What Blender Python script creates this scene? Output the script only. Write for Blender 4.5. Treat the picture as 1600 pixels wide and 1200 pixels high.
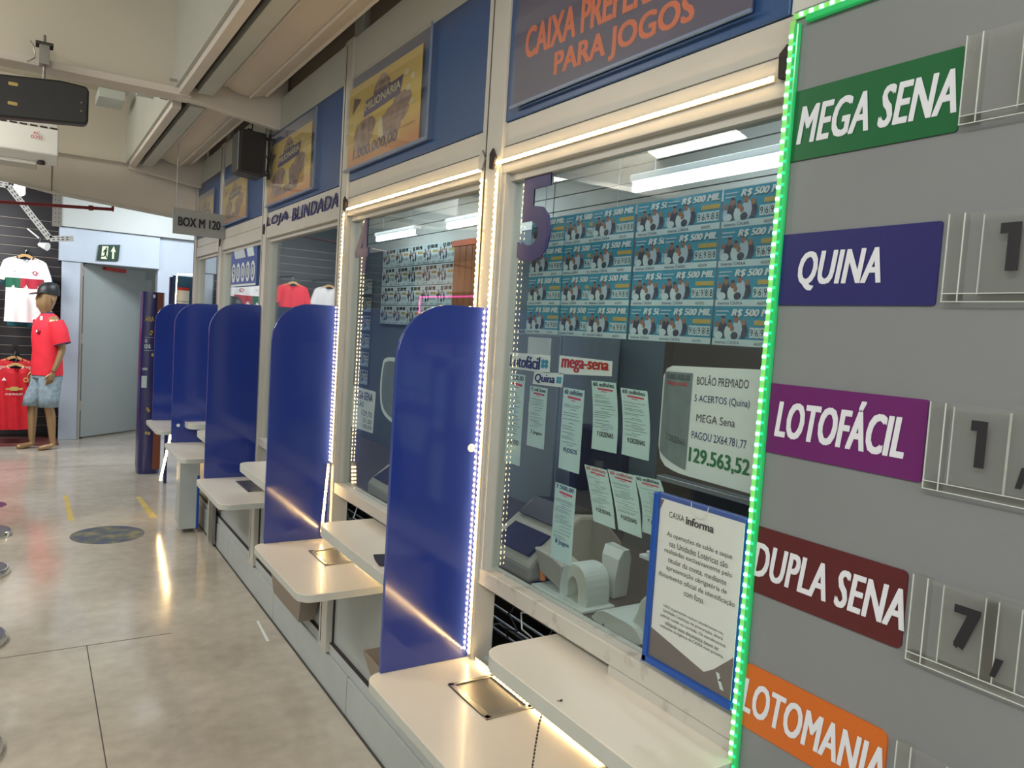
import bpy, bmesh, math, random
from mathutils import Vector, Matrix
random.seed(7)
for o in list(bpy.data.objects): bpy.data.objects.remove(o)
SC = bpy.context.scene
COL = SC.collection
PI = math.pi

# ------------------------------------------------------------------ camera
cam = bpy.data.objects.new('camera', bpy.data.cameras.new('camera'))
COL.objects.link(cam)
r = (0.84391, -0.53317, 0.06227); d = (0.01662, -0.09018, -0.99579)
R_ = Vector(r).normalized(); D_ = Vector(d); D_ = (D_ - R_ * D_.dot(R_)).normalized(); F_ = R_.cross(D_)
cam.matrix_world = Matrix(((R_.x, -D_.x, -F_.x, 0), (R_.y, -D_.y, -F_.y, 0), (R_.z, -D_.z, -F_.z, 1.6), (0, 0, 0, 1)))
cam.data.sensor_width = 36; cam.data.lens = 1187.8 / 1600 * 36; cam.data.clip_start = 0.02
SC.camera = cam
# ------------------------------------------------------------------ world, lights, exposure
w = bpy.data.worlds.new('world'); SC.world = w; w.use_nodes = True
w.node_tree.nodes['Background'].inputs[0].default_value = (0.80, 0.86, 0.90, 1)
w.node_tree.nodes['Background'].inputs[1].default_value = 0.88
SC.view_settings.view_transform = 'Standard'; SC.view_settings.look = 'None'
SC.view_settings.gamma = 1; SC.view_settings.use_curve_mapping = False
SC.view_settings.exposure = 0.0
def area(name, loc, size, size_y, power, col=(1, 1, 1), rot=(0, 0, 0)):
    l = bpy.data.lights.new(name, 'AREA'); l.shape = 'RECTANGLE'; l.size = size; l.size_y = size_y
    l.energy = power; l.color = col
    o = bpy.data.objects.new(name, l); COL.objects.link(o); o.location = loc; o.rotation_euler = rot
    return o
area('aisle_lamp', (-1.3, -0.5, 3.0), 0.5, 2.4, 62, (1, .97, .93), (0, math.radians(-18), 0))
area('aisle_lamp', (-1.3, 4.6, 3.0), 0.5, 2.4, 70, (1, .97, .93), (0, math.radians(-18), 0))
area('aisle_lamp', (-0.9, 8.0, 2.9), 0.4, 1.4, 40, (.95, .98, 1), (0, math.radians(-12), 0))
area('ceiling_fill_light', (-1.2, 0.5, 2.45), 0.2, 2.4, 40, (1, .97, .90), (0, math.radians(170), 0))  # unseen upward light, added to brighten the ceiling
area('ceiling_fill_light', (-1.2, 4.9, 2.45), 0.2, 2.0, 36, (1, .97, .90), (0, math.radians(170), 0))  # second added ceiling fill, no fixture stands here
area('aisle_lamp_rear', (-.6, -2.2, 2.5), 2.0, 0.6, 28, (1, .96, .90), (math.radians(72), 0, 0))
area('store_lamp', (-1.1, 9.0, 2.5), 1.6, 0.4, 42, (.97, .98, 1), (math.radians(35), 0, 0))
area('end_wall_lamp', (1.4, 9.1, 2.95), 0.7, 0.4, 38, (.86, .92, 1), (math.radians(25), 0, 0))
area('counter_room_light', (1.95, 1.5, 2.50), 0.10, 1.5, 8, (.92, .98, 1))
area('counter_room_light', (1.32, 1.6, 2.62), 0.10, 1.3, 7, (.92, .98, 1), (0, math.radians(-25), 0))  # added unseen fill, brightens the fronts of the teal tickets
area('counter_room_light', (1.95, 4.6, 2.50), 0.10, 2.0, 13, (.92, .98, 1))

# ------------------------------------------------------------------ materials
def lin(c):
    return tuple(((v / 255) / 12.92 if v / 255 <= .04045 else ((v / 255 + .055) / 1.055) ** 2.4) for v in c)
MATS = {}
def mat(name, col, rough=.5, metal=0, var=0, scale=6, bump=0, coat=0, emit=None, es=0, spec=.5, trans=0):
    m = bpy.data.materials.new(name); m.use_nodes = True; nt = m.node_tree; b = nt.nodes['Principled BSDF']
    c = lin(col)
    b.inputs['Base Color'].default_value = (*c, 1); b.inputs['Roughness'].default_value = rough
    b.inputs['Metallic'].default_value = metal; b.inputs['Specular IOR Level'].default_value = spec
    if coat: b.inputs['Coat Weight'].default_value = coat; b.inputs['Coat Roughness'].default_value = .08
    if trans: b.inputs['Alpha'].default_value = 1 - trans
    if emit: b.inputs['Emission Color'].default_value = (*lin(emit), 1); b.inputs['Emission Strength'].default_value = es
    if var or bump:
        tc = nt.nodes.new('ShaderNodeTexCoord'); n = nt.nodes.new('ShaderNodeTexNoise'); n.inputs['Scale'].default_value = scale
        n.inputs['Detail'].default_value = 5
        nt.links.new(tc.outputs['Object'], n.inputs['Vector'])
        if var:
            rp = nt.nodes.new('ShaderNodeValToRGB')
            rp.color_ramp.elements[0].position = .3; rp.color_ramp.elements[1].position = .7
            rp.color_ramp.elements[0].color = (*[x * (1 - var) for x in c], 1); rp.color_ramp.elements[1].color = (*[min(1, x * (1 + var)) for x in c], 1)
            nt.links.new(n.outputs['Fac'], rp.inputs['Fac']); nt.links.new(rp.outputs['Color'], b.inputs['Base Color'])
        if bump:
            bp = nt.nodes.new('ShaderNodeBump'); bp.inputs['Strength'].default_value = bump; bp.inputs['Distance'].default_value = .01
            nt.links.new(n.outputs['Fac'], bp.inputs['Height']); nt.links.new(bp.outputs['Normal'], b.inputs['Normal'])
    MATS[name] = m
    return m
def glassmat(name, tint=(.93, .97, .96), base=.05, rough=.0, milk=0.0, milkcol=(200, 200, 195)):
    m = bpy.data.materials.new(name); m.use_nodes = True; nt = m.node_tree; nt.nodes.clear()
    out = nt.nodes.new('ShaderNodeOutputMaterial'); mx = nt.nodes.new('ShaderNodeMixShader')
    tr = nt.nodes.new('ShaderNodeBsdfTransparent'); gl = nt.nodes.new('ShaderNodeBsdfGlossy')
    tr.inputs[0].default_value = (*tint, 1); gl.inputs['Roughness'].default_value = rough; gl.inputs[0].default_value = (1, 1, 1, 1)
    lw = nt.nodes.new('ShaderNodeLayerWeight'); lw.inputs[0].default_value = .5
    pw = nt.nodes.new('ShaderNodeMath'); pw.operation = 'POWER'; pw.inputs[1].default_value = 5
    ma = nt.nodes.new('ShaderNodeMath'); ma.operation = 'MULTIPLY_ADD'; ma.inputs[1].default_value = 1 - base; ma.inputs[2].default_value = base
    nt.links.new(lw.outputs['Facing'], pw.inputs[0]); nt.links.new(pw.outputs[0], ma.inputs[0]); nt.links.new(ma.outputs[0], mx.inputs[0])
    nt.links.new(tr.outputs[0], mx.inputs[1]); nt.links.new(gl.outputs[0], mx.inputs[2])
    last = mx
    if milk:
        df = nt.nodes.new('ShaderNodeBsdfDiffuse'); df.inputs[0].default_value = (*lin(milkcol), 1)
        m2 = nt.nodes.new('ShaderNodeMixShader'); m2.inputs[0].default_value = milk
        nt.links.new(mx.outputs[0], m2.inputs[1]); nt.links.new(df.outputs[0], m2.inputs[2]); last = m2
    nt.links.new(last.outputs[0], out.inputs[0]); MATS[name] = m
    return m
alu = mat('painted_aluminium', (186, 184, 176), .38, 0, .04, 3)
alu_cool = mat('painted_plinth', (172, 180, 180), .4, 0, .06, 4)
alu_dark = mat('aluminium_dark_joint', (60, 58, 54), .6)  # dark tone for joints, seams and small dark metal
panelgrey = mat('fascia_panel', (192, 196, 190), .45, 0, .05, 2)
bluepanel = mat('blue_fascia', (44, 76, 122), .3, 0, .05, 2)
bluediv = mat('blue_divider', (38, 56, 134), .12, 0, .03, 2, coat=.6)
bluedge = mat('blue_divider_edge', (60, 80, 150), .2)
shelfm = mat('shelf_laminate', (214, 208, 196), .28, 0, .03, 5, coat=.15)
shelfe = mat('shelf_edge', (186, 190, 184), .4, 0, .03, 20)
steel = mat('brushed_steel', (170, 168, 160), .3, .9, .06, 30)
steel_d = mat('steel_recess', (140, 138, 132), .35, .8, .06, 10)
chrome = mat('chrome', (220, 220, 222), .12, 1)
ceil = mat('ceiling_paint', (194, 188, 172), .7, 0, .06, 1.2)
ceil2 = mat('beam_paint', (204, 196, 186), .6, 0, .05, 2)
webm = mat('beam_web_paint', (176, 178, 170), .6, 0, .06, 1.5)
shutterm = mat('shutter_steel', (196, 184, 168), .45, .1, .05, 3)
gap = mat('dark_gap', (48, 40, 40), .8)
brownish = mat('upper_wall_paint', (156, 146, 134), .7, 0, .05, 3)
black = mat('black_plastic', (26, 27, 28), .45, 0, .04, 8)
blackcloth = mat('speaker_grille', (34, 30, 29), .8, 0, .15, 160, .3)
white = mat('white_plastic', (214, 216, 212), .35)
paper = mat('paper_white', (214, 220, 218), .6)
papercy = mat('receipt_paper', (188, 212, 211), .6, 0, .03, 12)
ink = mat('print_grey', (120, 140, 144), .7)
inkd = mat('ink_black', (28, 28, 34), .6)
inkpen = mat('ink_pen', (78, 70, 74), .6)
inkb = mat('ink_blue', (30, 40, 100), .6)
inkr = mat('ink_red', (176, 44, 34), .6)
inkp = mat('print_red', (200, 70, 92), .6)
inkg = mat('ink_green', (26, 110, 62), .6)
letterblue = mat('letter_blue', (30, 34, 96), .4)
clearac = glassmat('clear_acrylic', (.975, .98, .975), .025, .03, .03)
edgeac = mat('acrylic_edge', (196, 206, 200), .2, 0, spec=.8)
glass = glassmat('window_glass', (.90, .94, .93), .045)
boardm = mat('quote_board', (124, 128, 131), .28, 0, .04, 2.2, bump=.05)
warm = mat('led_warm', (255, 220, 170), .4, emit=(255, 214, 150), es=70)
warmsl = mat('led_sleeve_warm', (255, 236, 200), .3, emit=(255, 200, 120), es=.25)
green = mat('led_green', (180, 255, 220), .4, emit=(120, 255, 190), es=5.0)
green2 = mat('led_green_dim', (60, 255, 150), .4, emit=(20, 255, 130), es=1.8)
greensl = mat('led_sleeve_green', (40, 170, 100), .25, emit=(10, 220, 100), es=.22, coat=.4)
greenclad = mat('led_circuit', (140, 200, 110), .4, emit=(90, 220, 110), es=.22)
tubem = mat('fluorescent_tube', (255, 255, 255), .4, emit=(236, 248, 255), es=7)
tubeh = mat('tube_housing', (235, 238, 238), .4)
dark = mat('dark_interior', (40, 40, 44), .8)
roomwall = mat('room_wall', (100, 114, 124), .6, 0, .04, 1.5)
pvc = mat('pvc_lining', (206, 210, 206), .4, 0, .03, 2)
desk = mat('desk_top', (74, 66, 62), .35, 0, .08, 4)
beige = mat('terminal_plastic', (168, 164, 150), .45, 0, .03, 8)
beigel = mat('printer_plastic', (196, 204, 198), .45)
navy = mat('navy_cloth', (24, 28, 58), .8, 0, .08, 30)
cabin = mat('cabinet_grey', (128, 138, 146), .4, 0, .04, 2)
wire = mat('wire_rack', (150, 156, 165), .3, .5)
bincol = mat('bin_metal', (134, 124, 112), .4, .2, .05, 4)
endwall = mat('end_wall_blue', (182, 194, 206), .6, 0, .05, 2.5)
endwhite = mat('end_panel_white', (184, 190, 186), .6, 0, .04, 2)
doorm = mat('door_grey', (150, 158, 156), .45, 0, .04, 1.5)
slat = mat('slatwall', (38, 34, 38), .45, 0, .06, 2)
slatg = mat('slat_groove', (150, 140, 130), .4)
redpipe = mat('red_pipe', (118, 30, 32), .4)
gold = mat('mannequin_skin', (158, 128, 92), .3, .3, .05, 6)
skinm = gold
shirtred = mat('shirt_red', (232, 44, 62), .75, 0, .06, 14, .15)
shirtred2 = mat('shirt_dark_red', (196, 16, 34), .7, 0, .08, 10, .15)
shirtwhite = mat('shirt_white', (234, 232, 232), .75, 0, .03, 10, .1)
shirtgreen = mat('shirt_green', (22, 92, 66), .75)
shirtcrim = mat('shirt_crimson', (170, 34, 54), .75)
shirtteal = mat('shirt_teal', (22, 86, 96), .75, 0, .5, 18)
shirtnavy = mat('shirt_navy', (30, 40, 74), .75)
denim = mat('denim', (138, 156, 166), .8, 0, .22, 26, .3)
wood = mat('hanger_wood', (196, 156, 100), .5, 0, .1, 20)
totemm = mat('totem_print', (38, 36, 92), .3, 0, .06, 3, coat=.4)
totemc = mat('totem_led_reflection', (120, 66, 44), .35)  # orange LED reflection put into the colour of the column side
orange_t = mat('banner_orange', (216, 112, 74), .6)
bannerd = mat('banner_print', (74, 70, 100), .45, 0, .12, 3)
raff = None
g_sign = mat('sign_green', (8, 92, 50), .35); b_sign = mat('sign_blue', (38, 38, 100), .35); p_sign = mat('sign_purple', (98, 30, 98), .35)
m_sign = mat('sign_maroon', (84, 30, 34), .35); o_sign = mat('sign_orange', (196, 100, 32), .35)
signw = mat('sign_lettering', (214, 218, 226), .4)
exitg = mat('exit_green', (14, 54, 36), .5); exitl = mat('exit_glow_print', (222, 232, 196), .5)
greysign = mat('box_sign_grey', (140, 142, 138), .5)
teal = mat('ticket_teal', (60, 146, 170), .5, 0, .08, 30)
tealw = mat('ticket_white', (196, 214, 214), .5); goldm = mat('ticket_gold', (186, 162, 92), .5)
skinp = mat('picture_skin', (150, 112, 96), .6, 0, .2, 60); suitp = mat('picture_suit', (70, 76, 92), .6, 0, .3, 60); shirtp = mat('picture_shirt', (176, 194, 206), .6)
informablue = mat('holder_blue', (18, 74, 158), .3); grey_i = mat('notice_grey', (98, 90, 90), .5)
pinkneon = mat('neon_pink', (255, 120, 200), .4, emit=(255, 60, 170), es=4)
tan = mat('tan_poster', (206, 160, 130), .6); woodp = mat('wood_panel', (150, 96, 60), .5, 0, .15, 5)
yellowt = mat('yellow_tape', (190, 168, 92), .6, 0, .12, 12)
redcarpet = mat('store_floor', (112, 60, 54), .7, 0, .1, 6)
trayw = mat('tray_white', (206, 208, 204), .4)
# raffle poster paper: yellow above, orange at the foot (printed)
def posterpaper():
    m = bpy.data.materials.new('raffle_poster_print'); m.use_nodes = True; nt = m.node_tree; b = nt.nodes['Principled BSDF']
    tc = nt.nodes.new('ShaderNodeTexCoord'); sp = nt.nodes.new('ShaderNodeSeparateXYZ'); rp = nt.nodes.new('ShaderNodeValToRGB')
    nz = nt.nodes.new('ShaderNodeTexNoise'); nz.inputs['Scale'].default_value = 3; ad = nt.nodes.new('ShaderNodeMath'); ad.operation = 'MULTIPLY_ADD'; ad.inputs[1].default_value = .45
    nt.links.new(tc.outputs['Generated'], sp.inputs[0]); nt.links.new(tc.outputs['Generated'], nz.inputs['Vector'])
    nt.links.new(nz.outputs['Fac'], ad.inputs[0]); nt.links.new(sp.outputs['Z'], ad.inputs[2]); nt.links.new(ad.outputs[0], rp.inputs[0])
    e = rp.color_ramp.elements; e[0].position = .25; e[0].color = (*lin((188, 118, 62)), 1); e[1].position = .65; e[1].color = (*lin((200, 176, 76)), 1)
    x = rp.color_ramp.elements.new(1.0); x.color = (*lin((186, 160, 84)), 1)
    nt.links.new(rp.outputs[0], b.inputs['Base Color']); b.inputs['Roughness'].default_value = .5
    return m
raff = posterpaper(); hedge = mat('holder_edge_tint', (112, 128, 156), .3)
raffbrown = mat('raffle_badge', (92, 68, 62), .6, 0, .25, 30); raffcoin = mat('raffle_coins', (136, 112, 102), .6, 0, .45, 26); raffpale = mat('raffle_pale', (196, 188, 150), .6); rafftxt = mat('raffle_number', (66, 54, 96), .6)
# polished concrete
def floormat():
    m = bpy.data.materials.new('polished_concrete'); m.use_nodes = True; nt = m.node_tree; b = nt.nodes['Principled BSDF']
    tc = nt.nodes.new('ShaderNodeTexCoord')
    n1 = nt.nodes.new('ShaderNodeTexNoise'); n1.inputs['Scale'].default_value = 1.3; n1.inputs['Detail'].default_value = 7; n1.inputs['Roughness'].default_value = .6
    n2 = nt.nodes.new('ShaderNodeTexNoise'); n2.inputs['Scale'].default_value = 14; n2.inputs['Detail'].default_value = 6
    nt.links.new(tc.outputs['Object'], n1.inputs['Vector']); nt.links.new(tc.outputs['Object'], n2.inputs['Vector'])
    rp = nt.nodes.new('ShaderNodeValToRGB'); e = rp.color_ramp.elements
    e[0].position = .3; e[0].color = (*lin((150, 143, 130)), 1); e[1].position = .7; e[1].color = (*lin((196, 189, 175)), 1)
    mx = nt.nodes.new('ShaderNodeMix'); mx.data_type = 'FLOAT'; mx.inputs[0].default_value = .25
    nt.links.new(n1.outputs['Fac'], mx.inputs[2]); nt.links.new(n2.outputs['Fac'], mx.inputs[3]); nt.links.new(mx.outputs[0], rp.inputs[0])
    nt.links.new(rp.outputs[0], b.inputs['Base Color'])
    rr = nt.nodes.new('ShaderNodeMapRange'); rr.inputs['To Min'].default_value = .06; rr.inputs['To Max'].default_value = .20
    nt.links.new(n1.outputs['Fac'], rr.inputs['Value']); nt.links.new(rr.outputs[0], b.inputs['Roughness'])
    bp = nt.nodes.new('ShaderNodeBump'); bp.inputs['Strength'].default_value = .06; bp.inputs['Distance'].default_value = .02
    nt.links.new(n1.outputs['Fac'], bp.inputs['Height']); nt.links.new(bp.outputs['Normal'], b.inputs['Normal'])
    return m
floorm = floormat()
def grimymat():
    m = mat('rail_grimy', (190, 188, 180), .45); nt = m.node_tree; b = nt.nodes['Principled BSDF']
    tc = nt.nodes.new('ShaderNodeTexCoord'); n = nt.nodes.new('ShaderNodeTexNoise'); n.inputs['Scale'].default_value = 22; n.inputs['Detail'].default_value = 8
    rp = nt.nodes.new('ShaderNodeValToRGB'); e = rp.color_ramp.elements; e[0].position = .30; e[0].color = (*lin((168, 164, 156)), 1); e[1].position = .42; e[1].color = (*lin((190, 188, 180)), 1)
    nt.links.new(tc.outputs['Object'], n.inputs['Vector']); nt.links.new(n.outputs['Fac'], rp.inputs[0]); nt.links.new(rp.outputs[0], b.inputs['Base Color'])
    return m
grimy = grimymat()
def stickermat():
    m = mat('floor_sticker', (80, 84, 90), .4); nt = m.node_tree; b = nt.nodes['Principled BSDF']
    tc = nt.nodes.new('ShaderNodeTexCoord'); n = nt.nodes.new('ShaderNodeTexNoise'); n.inputs['Scale'].default_value = 9; n.inputs['Detail'].default_value = 6
    rp = nt.nodes.new('ShaderNodeValToRGB'); e = rp.color_ramp.elements; e[0].position = .38; e[0].color = (*lin((56, 66, 98)), 1); e[1].position = .62; e[1].color = (*lin((122, 118, 88)), 1)
    x = e.new(.5); x.color = (*lin((82, 88, 82)), 1)
    nt.links.new(tc.outputs['Object'], n.inputs['Vector']); nt.links.new(n.outputs['Fac'], rp.inputs[0]); nt.links.new(rp.outputs[0], b.inputs['Base Color'])
    return m
sticker = stickermat()

# ------------------------------------------------------------------ builders
class MB:
    """collects faces in world coordinates, several materials"""
    def __init__(s): s.v = []; s.f = []; s.mi = []; s.ms = []; s.sm = []
    def _m(s, m):
        if m not in s.ms: s.ms.append(m)
        return s.ms.index(m)
    def add(s, vs, fs, m, smooth=False):
        b = len(s.v); s.v += [tuple(x) for x in vs]; i = s._m(m)
        for f in fs: s.f.append([b + k for k in f]); s.mi.append(i); s.sm.append(smooth)
        return s
    def box(s, x0, x1, y0, y1, z0, z1, m):
        vs = [(x, y, z) for x in (x0, x1) for y in (y0, y1) for z in (z0, z1)]
        return s.add(vs, [(0, 1, 3, 2), (4, 6, 7, 5), (0, 4, 5, 1), (2, 3, 7, 6), (0, 2, 6, 4), (1, 5, 7, 3)], m)
    def prism(s, pts, fn, d0, d1, m, m2=None):
        """pts: outline (a,b); fn(a,b,d)->xyz; between depths d0,d1"""
        n = len(pts); vs = [fn(a, b, d0) for a, b in pts] + [fn(a, b, d1) for a, b in pts]
        s.add(vs, [tuple(range(n))[::-1], tuple(range(n, 2 * n))], m)
        s.add(vs, [(i, (i + 1) % n, n + (i + 1) % n, n + i) for i in range(n)], m2 or m)
        return s
    def cyl(s, p, q, r0, r1, m, n=14, cap=True, smooth=True):
        p = Vector(p); q = Vector(q); ax = (q - p).normalized(); u = ax.orthogonal().normalized(); v = ax.cross(u)
        vs = []
        for c, rr in ((p, r0), (q, r1)):
            for i in range(n):
                t = 2 * PI * i / n; vs.append(c + u * math.cos(t) * rr + v * math.sin(t) * rr)
        s.add(vs, [(i, (i + 1) % n, n + (i + 1) % n, n + i) for i in range(n)], m, smooth)
        if cap: s.add(vs, [tuple(range(n))[::-1], tuple(range(n, 2 * n))], m)
        return s
    def path(s, pts, r0, m, n=6):
        for a, b in zip(pts[:-1], pts[1:]): s.cyl(a, b, r0, r0, m, n, True)
        return s
    def loft(s, rings, m, cap=True, smooth=True):
        n = len(rings[0]); vs = [v for rg in rings for v in rg]; fs = []
        for k in range(len(rings) - 1):
            for i in range(n): fs.append((k * n + i, k * n + (i + 1) % n, (k + 1) * n + (i + 1) % n, (k + 1) * n + i))
        s.add(vs, fs, m, smooth)
        if cap: s.add(vs, [tuple(range(n))[::-1], tuple(range(len(vs) - n, len(vs)))], m)
        return s
    def obj(s, name, parent=None, bevel=0, seg=2, origin=None):
        o0 = Vector(parent['_o']) if parent is not None and '_o' in parent else Vector(origin or (0, 0, 0))
        me = bpy.data.meshes.new(name); me.from_pydata([tuple(Vector(v) - o0) for v in s.v], [], s.f)
        for m in s.ms: me.materials.append(m)
        for p, i, sm in zip(me.polygons, s.mi, s.sm): p.material_index = i; p.use_smooth = sm
        bm = bmesh.new(); bm.from_mesh(me)
        if bevel: 
            bmesh.ops.remove_doubles(bm, verts=bm.verts, dist=1e-5)
            es = [e for e in bm.edges if len(e.link_faces) == 2 and e.calc_face_angle(0) > .6]
            bmesh.ops.bevel(bm, geom=es, offset=bevel, segments=seg, affect='EDGES', profile=.5, clamp_overlap=True)
        bmesh.ops.recalc_face_normals(bm, faces=bm.faces); bm.to_mesh(me); bm.free()
        o = bpy.data.objects.new(name, me); COL.objects.link(o)
        if parent is not None: o.parent = parent
        else: o.location = o0
        if parent is not None and '_o' in parent: o['_o'] = tuple(o0)
        return o
def tag(o, label=None, cat=None, group=None, kind=None):
    if label: o['label'] = label
    if cat: o['category'] = cat
    if group: o['group'] = group
    if kind: o['kind'] = kind
    return o
def thing(name, label, cat, loc, group=None):
    o = bpy.data.objects.new(name, None); COL.objects.link(o); o.location = loc; o['_o'] = tuple(loc); o.empty_display_size = .05
    return tag(o, label, cat, group)
def struct(name, loc=(0, 0, 0)):
    o = bpy.data.objects.new(name, None); COL.objects.link(o); o.location = loc; o['_o'] = tuple(loc); o['kind'] = 'structure'
    return o
def dup(root, delta, label=None, group=None):
    c = root.copy(); COL.objects.link(c); c.location = root.location + Vector(delta)
    if label: c['label'] = label
    if group: c['group'] = group
    for ch in list(root.children):
        k = ch.copy(); COL.objects.link(k); k.parent = c
        for g in ch.children:
            h = g.copy(); COL.objects.link(h); h.parent = k
    return c
TX = {}
def glyphs(s, shear=0, bold=0, space=1.0, align='LEFT', line=1.0):
    key = (s, shear, bold, space, align, line)
    if key in TX: return TX[key]
    c = bpy.data.curves.new('t', 'FONT'); c.body = s; c.shear = shear; c.offset = bold; c.space_character = space; c.resolution_u = 3
    c.align_x = align; c.space_line = line; c.fill_mode = 'FRONT'
    o = bpy.data.objects.new('t', c); COL.objects.link(o); bpy.context.view_layer.update()
    me = bpy.data.meshes.new_from_object(o.evaluated_get(bpy.context.evaluated_depsgraph_get()))
    vs = [tuple(v.co) for v in me.vertices]; fs = [tuple(p.vertices) for p in me.polygons]
    bpy.data.objects.remove(o); bpy.data.curves.remove(c); bpy.data.meshes.remove(me)
    xs = [v[0] for v in vs]; ys = [v[1] for v in vs]; x0, x1, y0, y1 = min(xs), max(xs), min(ys), max(ys)
    vs = [((v[0] - x0) / (x1 - x0), (v[1] - y0) / (y1 - y0)) for v in vs]
    TX[key] = (vs, fs); return TX[key]
def XP(x):   # plane x = const seen from the aisle: a = world y, b = world z, d = depth towards the room
    return lambda a, b, dd=0: (x + dd, a, b)
def YP(y):   # plane y = const seen from the camera
    return lambda a, b, dd=0: (a, y + dd, b)
def text(mb, s, fn, a0, a1, b0, b1, m, shear=0, bold=0, skew=0, space=1.0, align='LEFT', line=1.0):
    vs, fs = glyphs(s, shear, 0, space, align, line)
    h = abs(b1 - b0); k = bold * h * 1.25; sg = 1 if a1 > a0 else -1
    for q, (du, dv) in enumerate(((0, 0),) if bold < .004 else ((-k, -k * .5), (k, -k * .5), (-k, k * .5), (k, k * .5), (0, 0))):
        mb.add([fn(a0 + sg * k + (a1 - a0 - 2 * sg * k) * u + du, b0 + k * .5 + (b1 - b0 - k) * v + skew * u + dv, -q * .00012) for u, v in vs], fs, m)
    return mb
def rect(mb, fn, a0, a1, b0, b1, d0, d1, m):
    return mb.prism([(a0, b0), (a1, b0), (a1, b1), (a0, b1)], fn, d0, d1, m)
def ell(mb, fn, a, b, ra, rb, m, n=14, d=0):
    mb.add([fn(a + ra * math.cos(2 * PI * i / n), b + rb * math.sin(2 * PI * i / n), d) for i in range(n)], [tuple(range(n))], m); return mb
def roundrect(a0, a1, b0, b1, r, n=5, corners=(1, 1, 1, 1)):
    pts = []
    for (ca, cb, t0), on in zip(((a1 - r, b1 - r, 0), (a0 + r, b1 - r, 90), (a0 + r, b0 + r, 180), (a1 - r, b0 + r, 270)), corners):
        if on:
            for i in range(n + 1):
                t = math.radians(t0 + 90 * i / n); pts.append((ca + r * math.cos(t), cb + r * math.sin(t)))
        else:
            pts.append((a1 if t0 in (0, 270) else a0, b1 if t0 in (0, 90) else b0))
    return pts
def curve_outline(keys, n=6):
    """Catmull-Rom closed outline"""
    out = []; k = len(keys)
    for i in range(k):
        p0, p1, p2, p3 = [Vector(keys[(i + j) % k]) for j in (-1, 0, 1, 2)]
        for j in range(n):
            t = j / n
            out.append(tuple(.5 * ((2 * p1) + (p2 - p0) * t + (2 * p0 - 5 * p1 + 4 * p2 - p3) * t * t + (3 * p1 - p0 - 3 * p2 + p3) * t ** 3)))
    return out

# ------------------------------------------------------------------ room shell
fl = struct('floor')
MB().box(-4.5, 1.25, -3, 13, -.05, 0, floorm).obj('slab', fl)
MB().box(1.25, 6, -3, 13, -.05, -.002, floorm).obj('slab', fl)
sm = MB(); sm.box(.250, .254, .0, 3.99, 0, .0008, alu_dark); sm.obj('expansion_joint', fl)
sm = MB(); sm.box(-2.5, .62, 3.985, 3.989, 0, .0008, alu_dark); sm.obj('expansion_joint', fl)
sm = MB(); sm.box(-2.5, 1.05, 8.6, 8.604, 0, .0008, alu_dark); sm.obj('expansion_joint', fl)
MB().box(-3.5, .30, 9.98, 10.6, 0, .012, redcarpet).obj('store_floor_covering', fl)

POST = [1.92, 3.14, 4.42, 5.60, 6.55]      # between windows 5|4, 4|3, 3|2, 2|1, end
SHZ = [.645, .67, .69, .705, .735]         # lower shelf tops
XF = 1.12
wr = struct('wall_right')
for i, y in enumerate(POST):
    m = MB(); m.box(1.10, 1.17, y - (.066 if i == 0 else .048), y + .048, .17, 2.77, alu); m.obj('post', wr, .003)
    g = MB(); g.box(1.0985, 1.10, y + .018, y + .022, .2, 2.75, alu_dark); g.obj('post_joint', wr)
bays = [(-1.2, POST[0])] + [(POST[i], POST[i + 1]) for i in range(4)]
for i, (a, b) in enumerate(bays):
    a_, b_ = a + .048, b - .048
    m = MB(); m.box(1.112, 1.17, a_, b_, 2.116, 2.18, alu); m.obj('header', wr, .002)
    m = MB(); m.box(1.106, 1.17, a_, b_, 2.04, 2.112, alu); m.obj('header', wr, .002)
    bx = (a_, b_) if i else (.915, b_)
    top = 2.60 if i else 3.0
    m = MB(); m.box(1.108, 1.15, bx[0], bx[1], 2.182, top, bluepanel); m.obj('blue_panel', wr, .002)
    if i == 0:
        m = MB(); m.box(1.112, 1.15, a_, .913, 2.182, 3.0, panelgrey); m.obj('grey_panel', wr)
    else:
        m = MB(); m.box(1.112, 1.15, a_, b_, 2.602, 2.77, panelgrey); m.obj('grey_panel', wr, .002)
    # lower part
    z = SHZ[i]
    m = MB(); m.box(1.135, 1.17, a_, b_, .21, z, alu_cool); m.obj('plinth_panel', wr)
    m = MB(); m.box(1.118, 1.17, a_, b_, .165, .21, alu_cool); m.obj('plinth_rail', wr, .003)
    g = MB(); g.box(1.1185, 1.136, a_, b_, .2095, .2135, gap); g.box(1.128, 1.136, b_ - .006, b_, .21, z, gap); g.box(1.128, 1.136, a_, a_ + .006, .21, z, gap); g.obj('panel_gasket', wr)
    m = MB(); m.box(1.116, 1.17, a_, b - .42, z, .845, alu); m.obj('counter_riser', wr)
    if i == 0:
        m = MB(); m.box(1.106, 1.17, a_, 1.26, .845, .872, grimy); m.obj('riser_plate', wr)
m = MB(); m.box(1.16, 1.3, -1.2, 6.55, 2.77, 3.3, brownish); m.obj('upper_panel', wr)
for y in (3.12, 4.4, 5.6):
    m = MB(); m.box(1.13, 1.16, y - .05, y + .05, 2.77, 3.2, panelgrey); m.obj('upper_post', wr, .003)
ys = [6.28, 5.05, 3.955, 2.85, 1.74, .63, -.5]
for a, b in zip(ys[1:], ys[:-1]):
    m = MB(); m.box(1.112, 1.18, a + .004, b - .004, 0, .162, alu_cool); m.obj('base_panel', wr, .002)
m = MB(); m.box(1.122, 1.18, -1, 6.27, 0, .158, gap); m.obj('base_core', wr)
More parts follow.
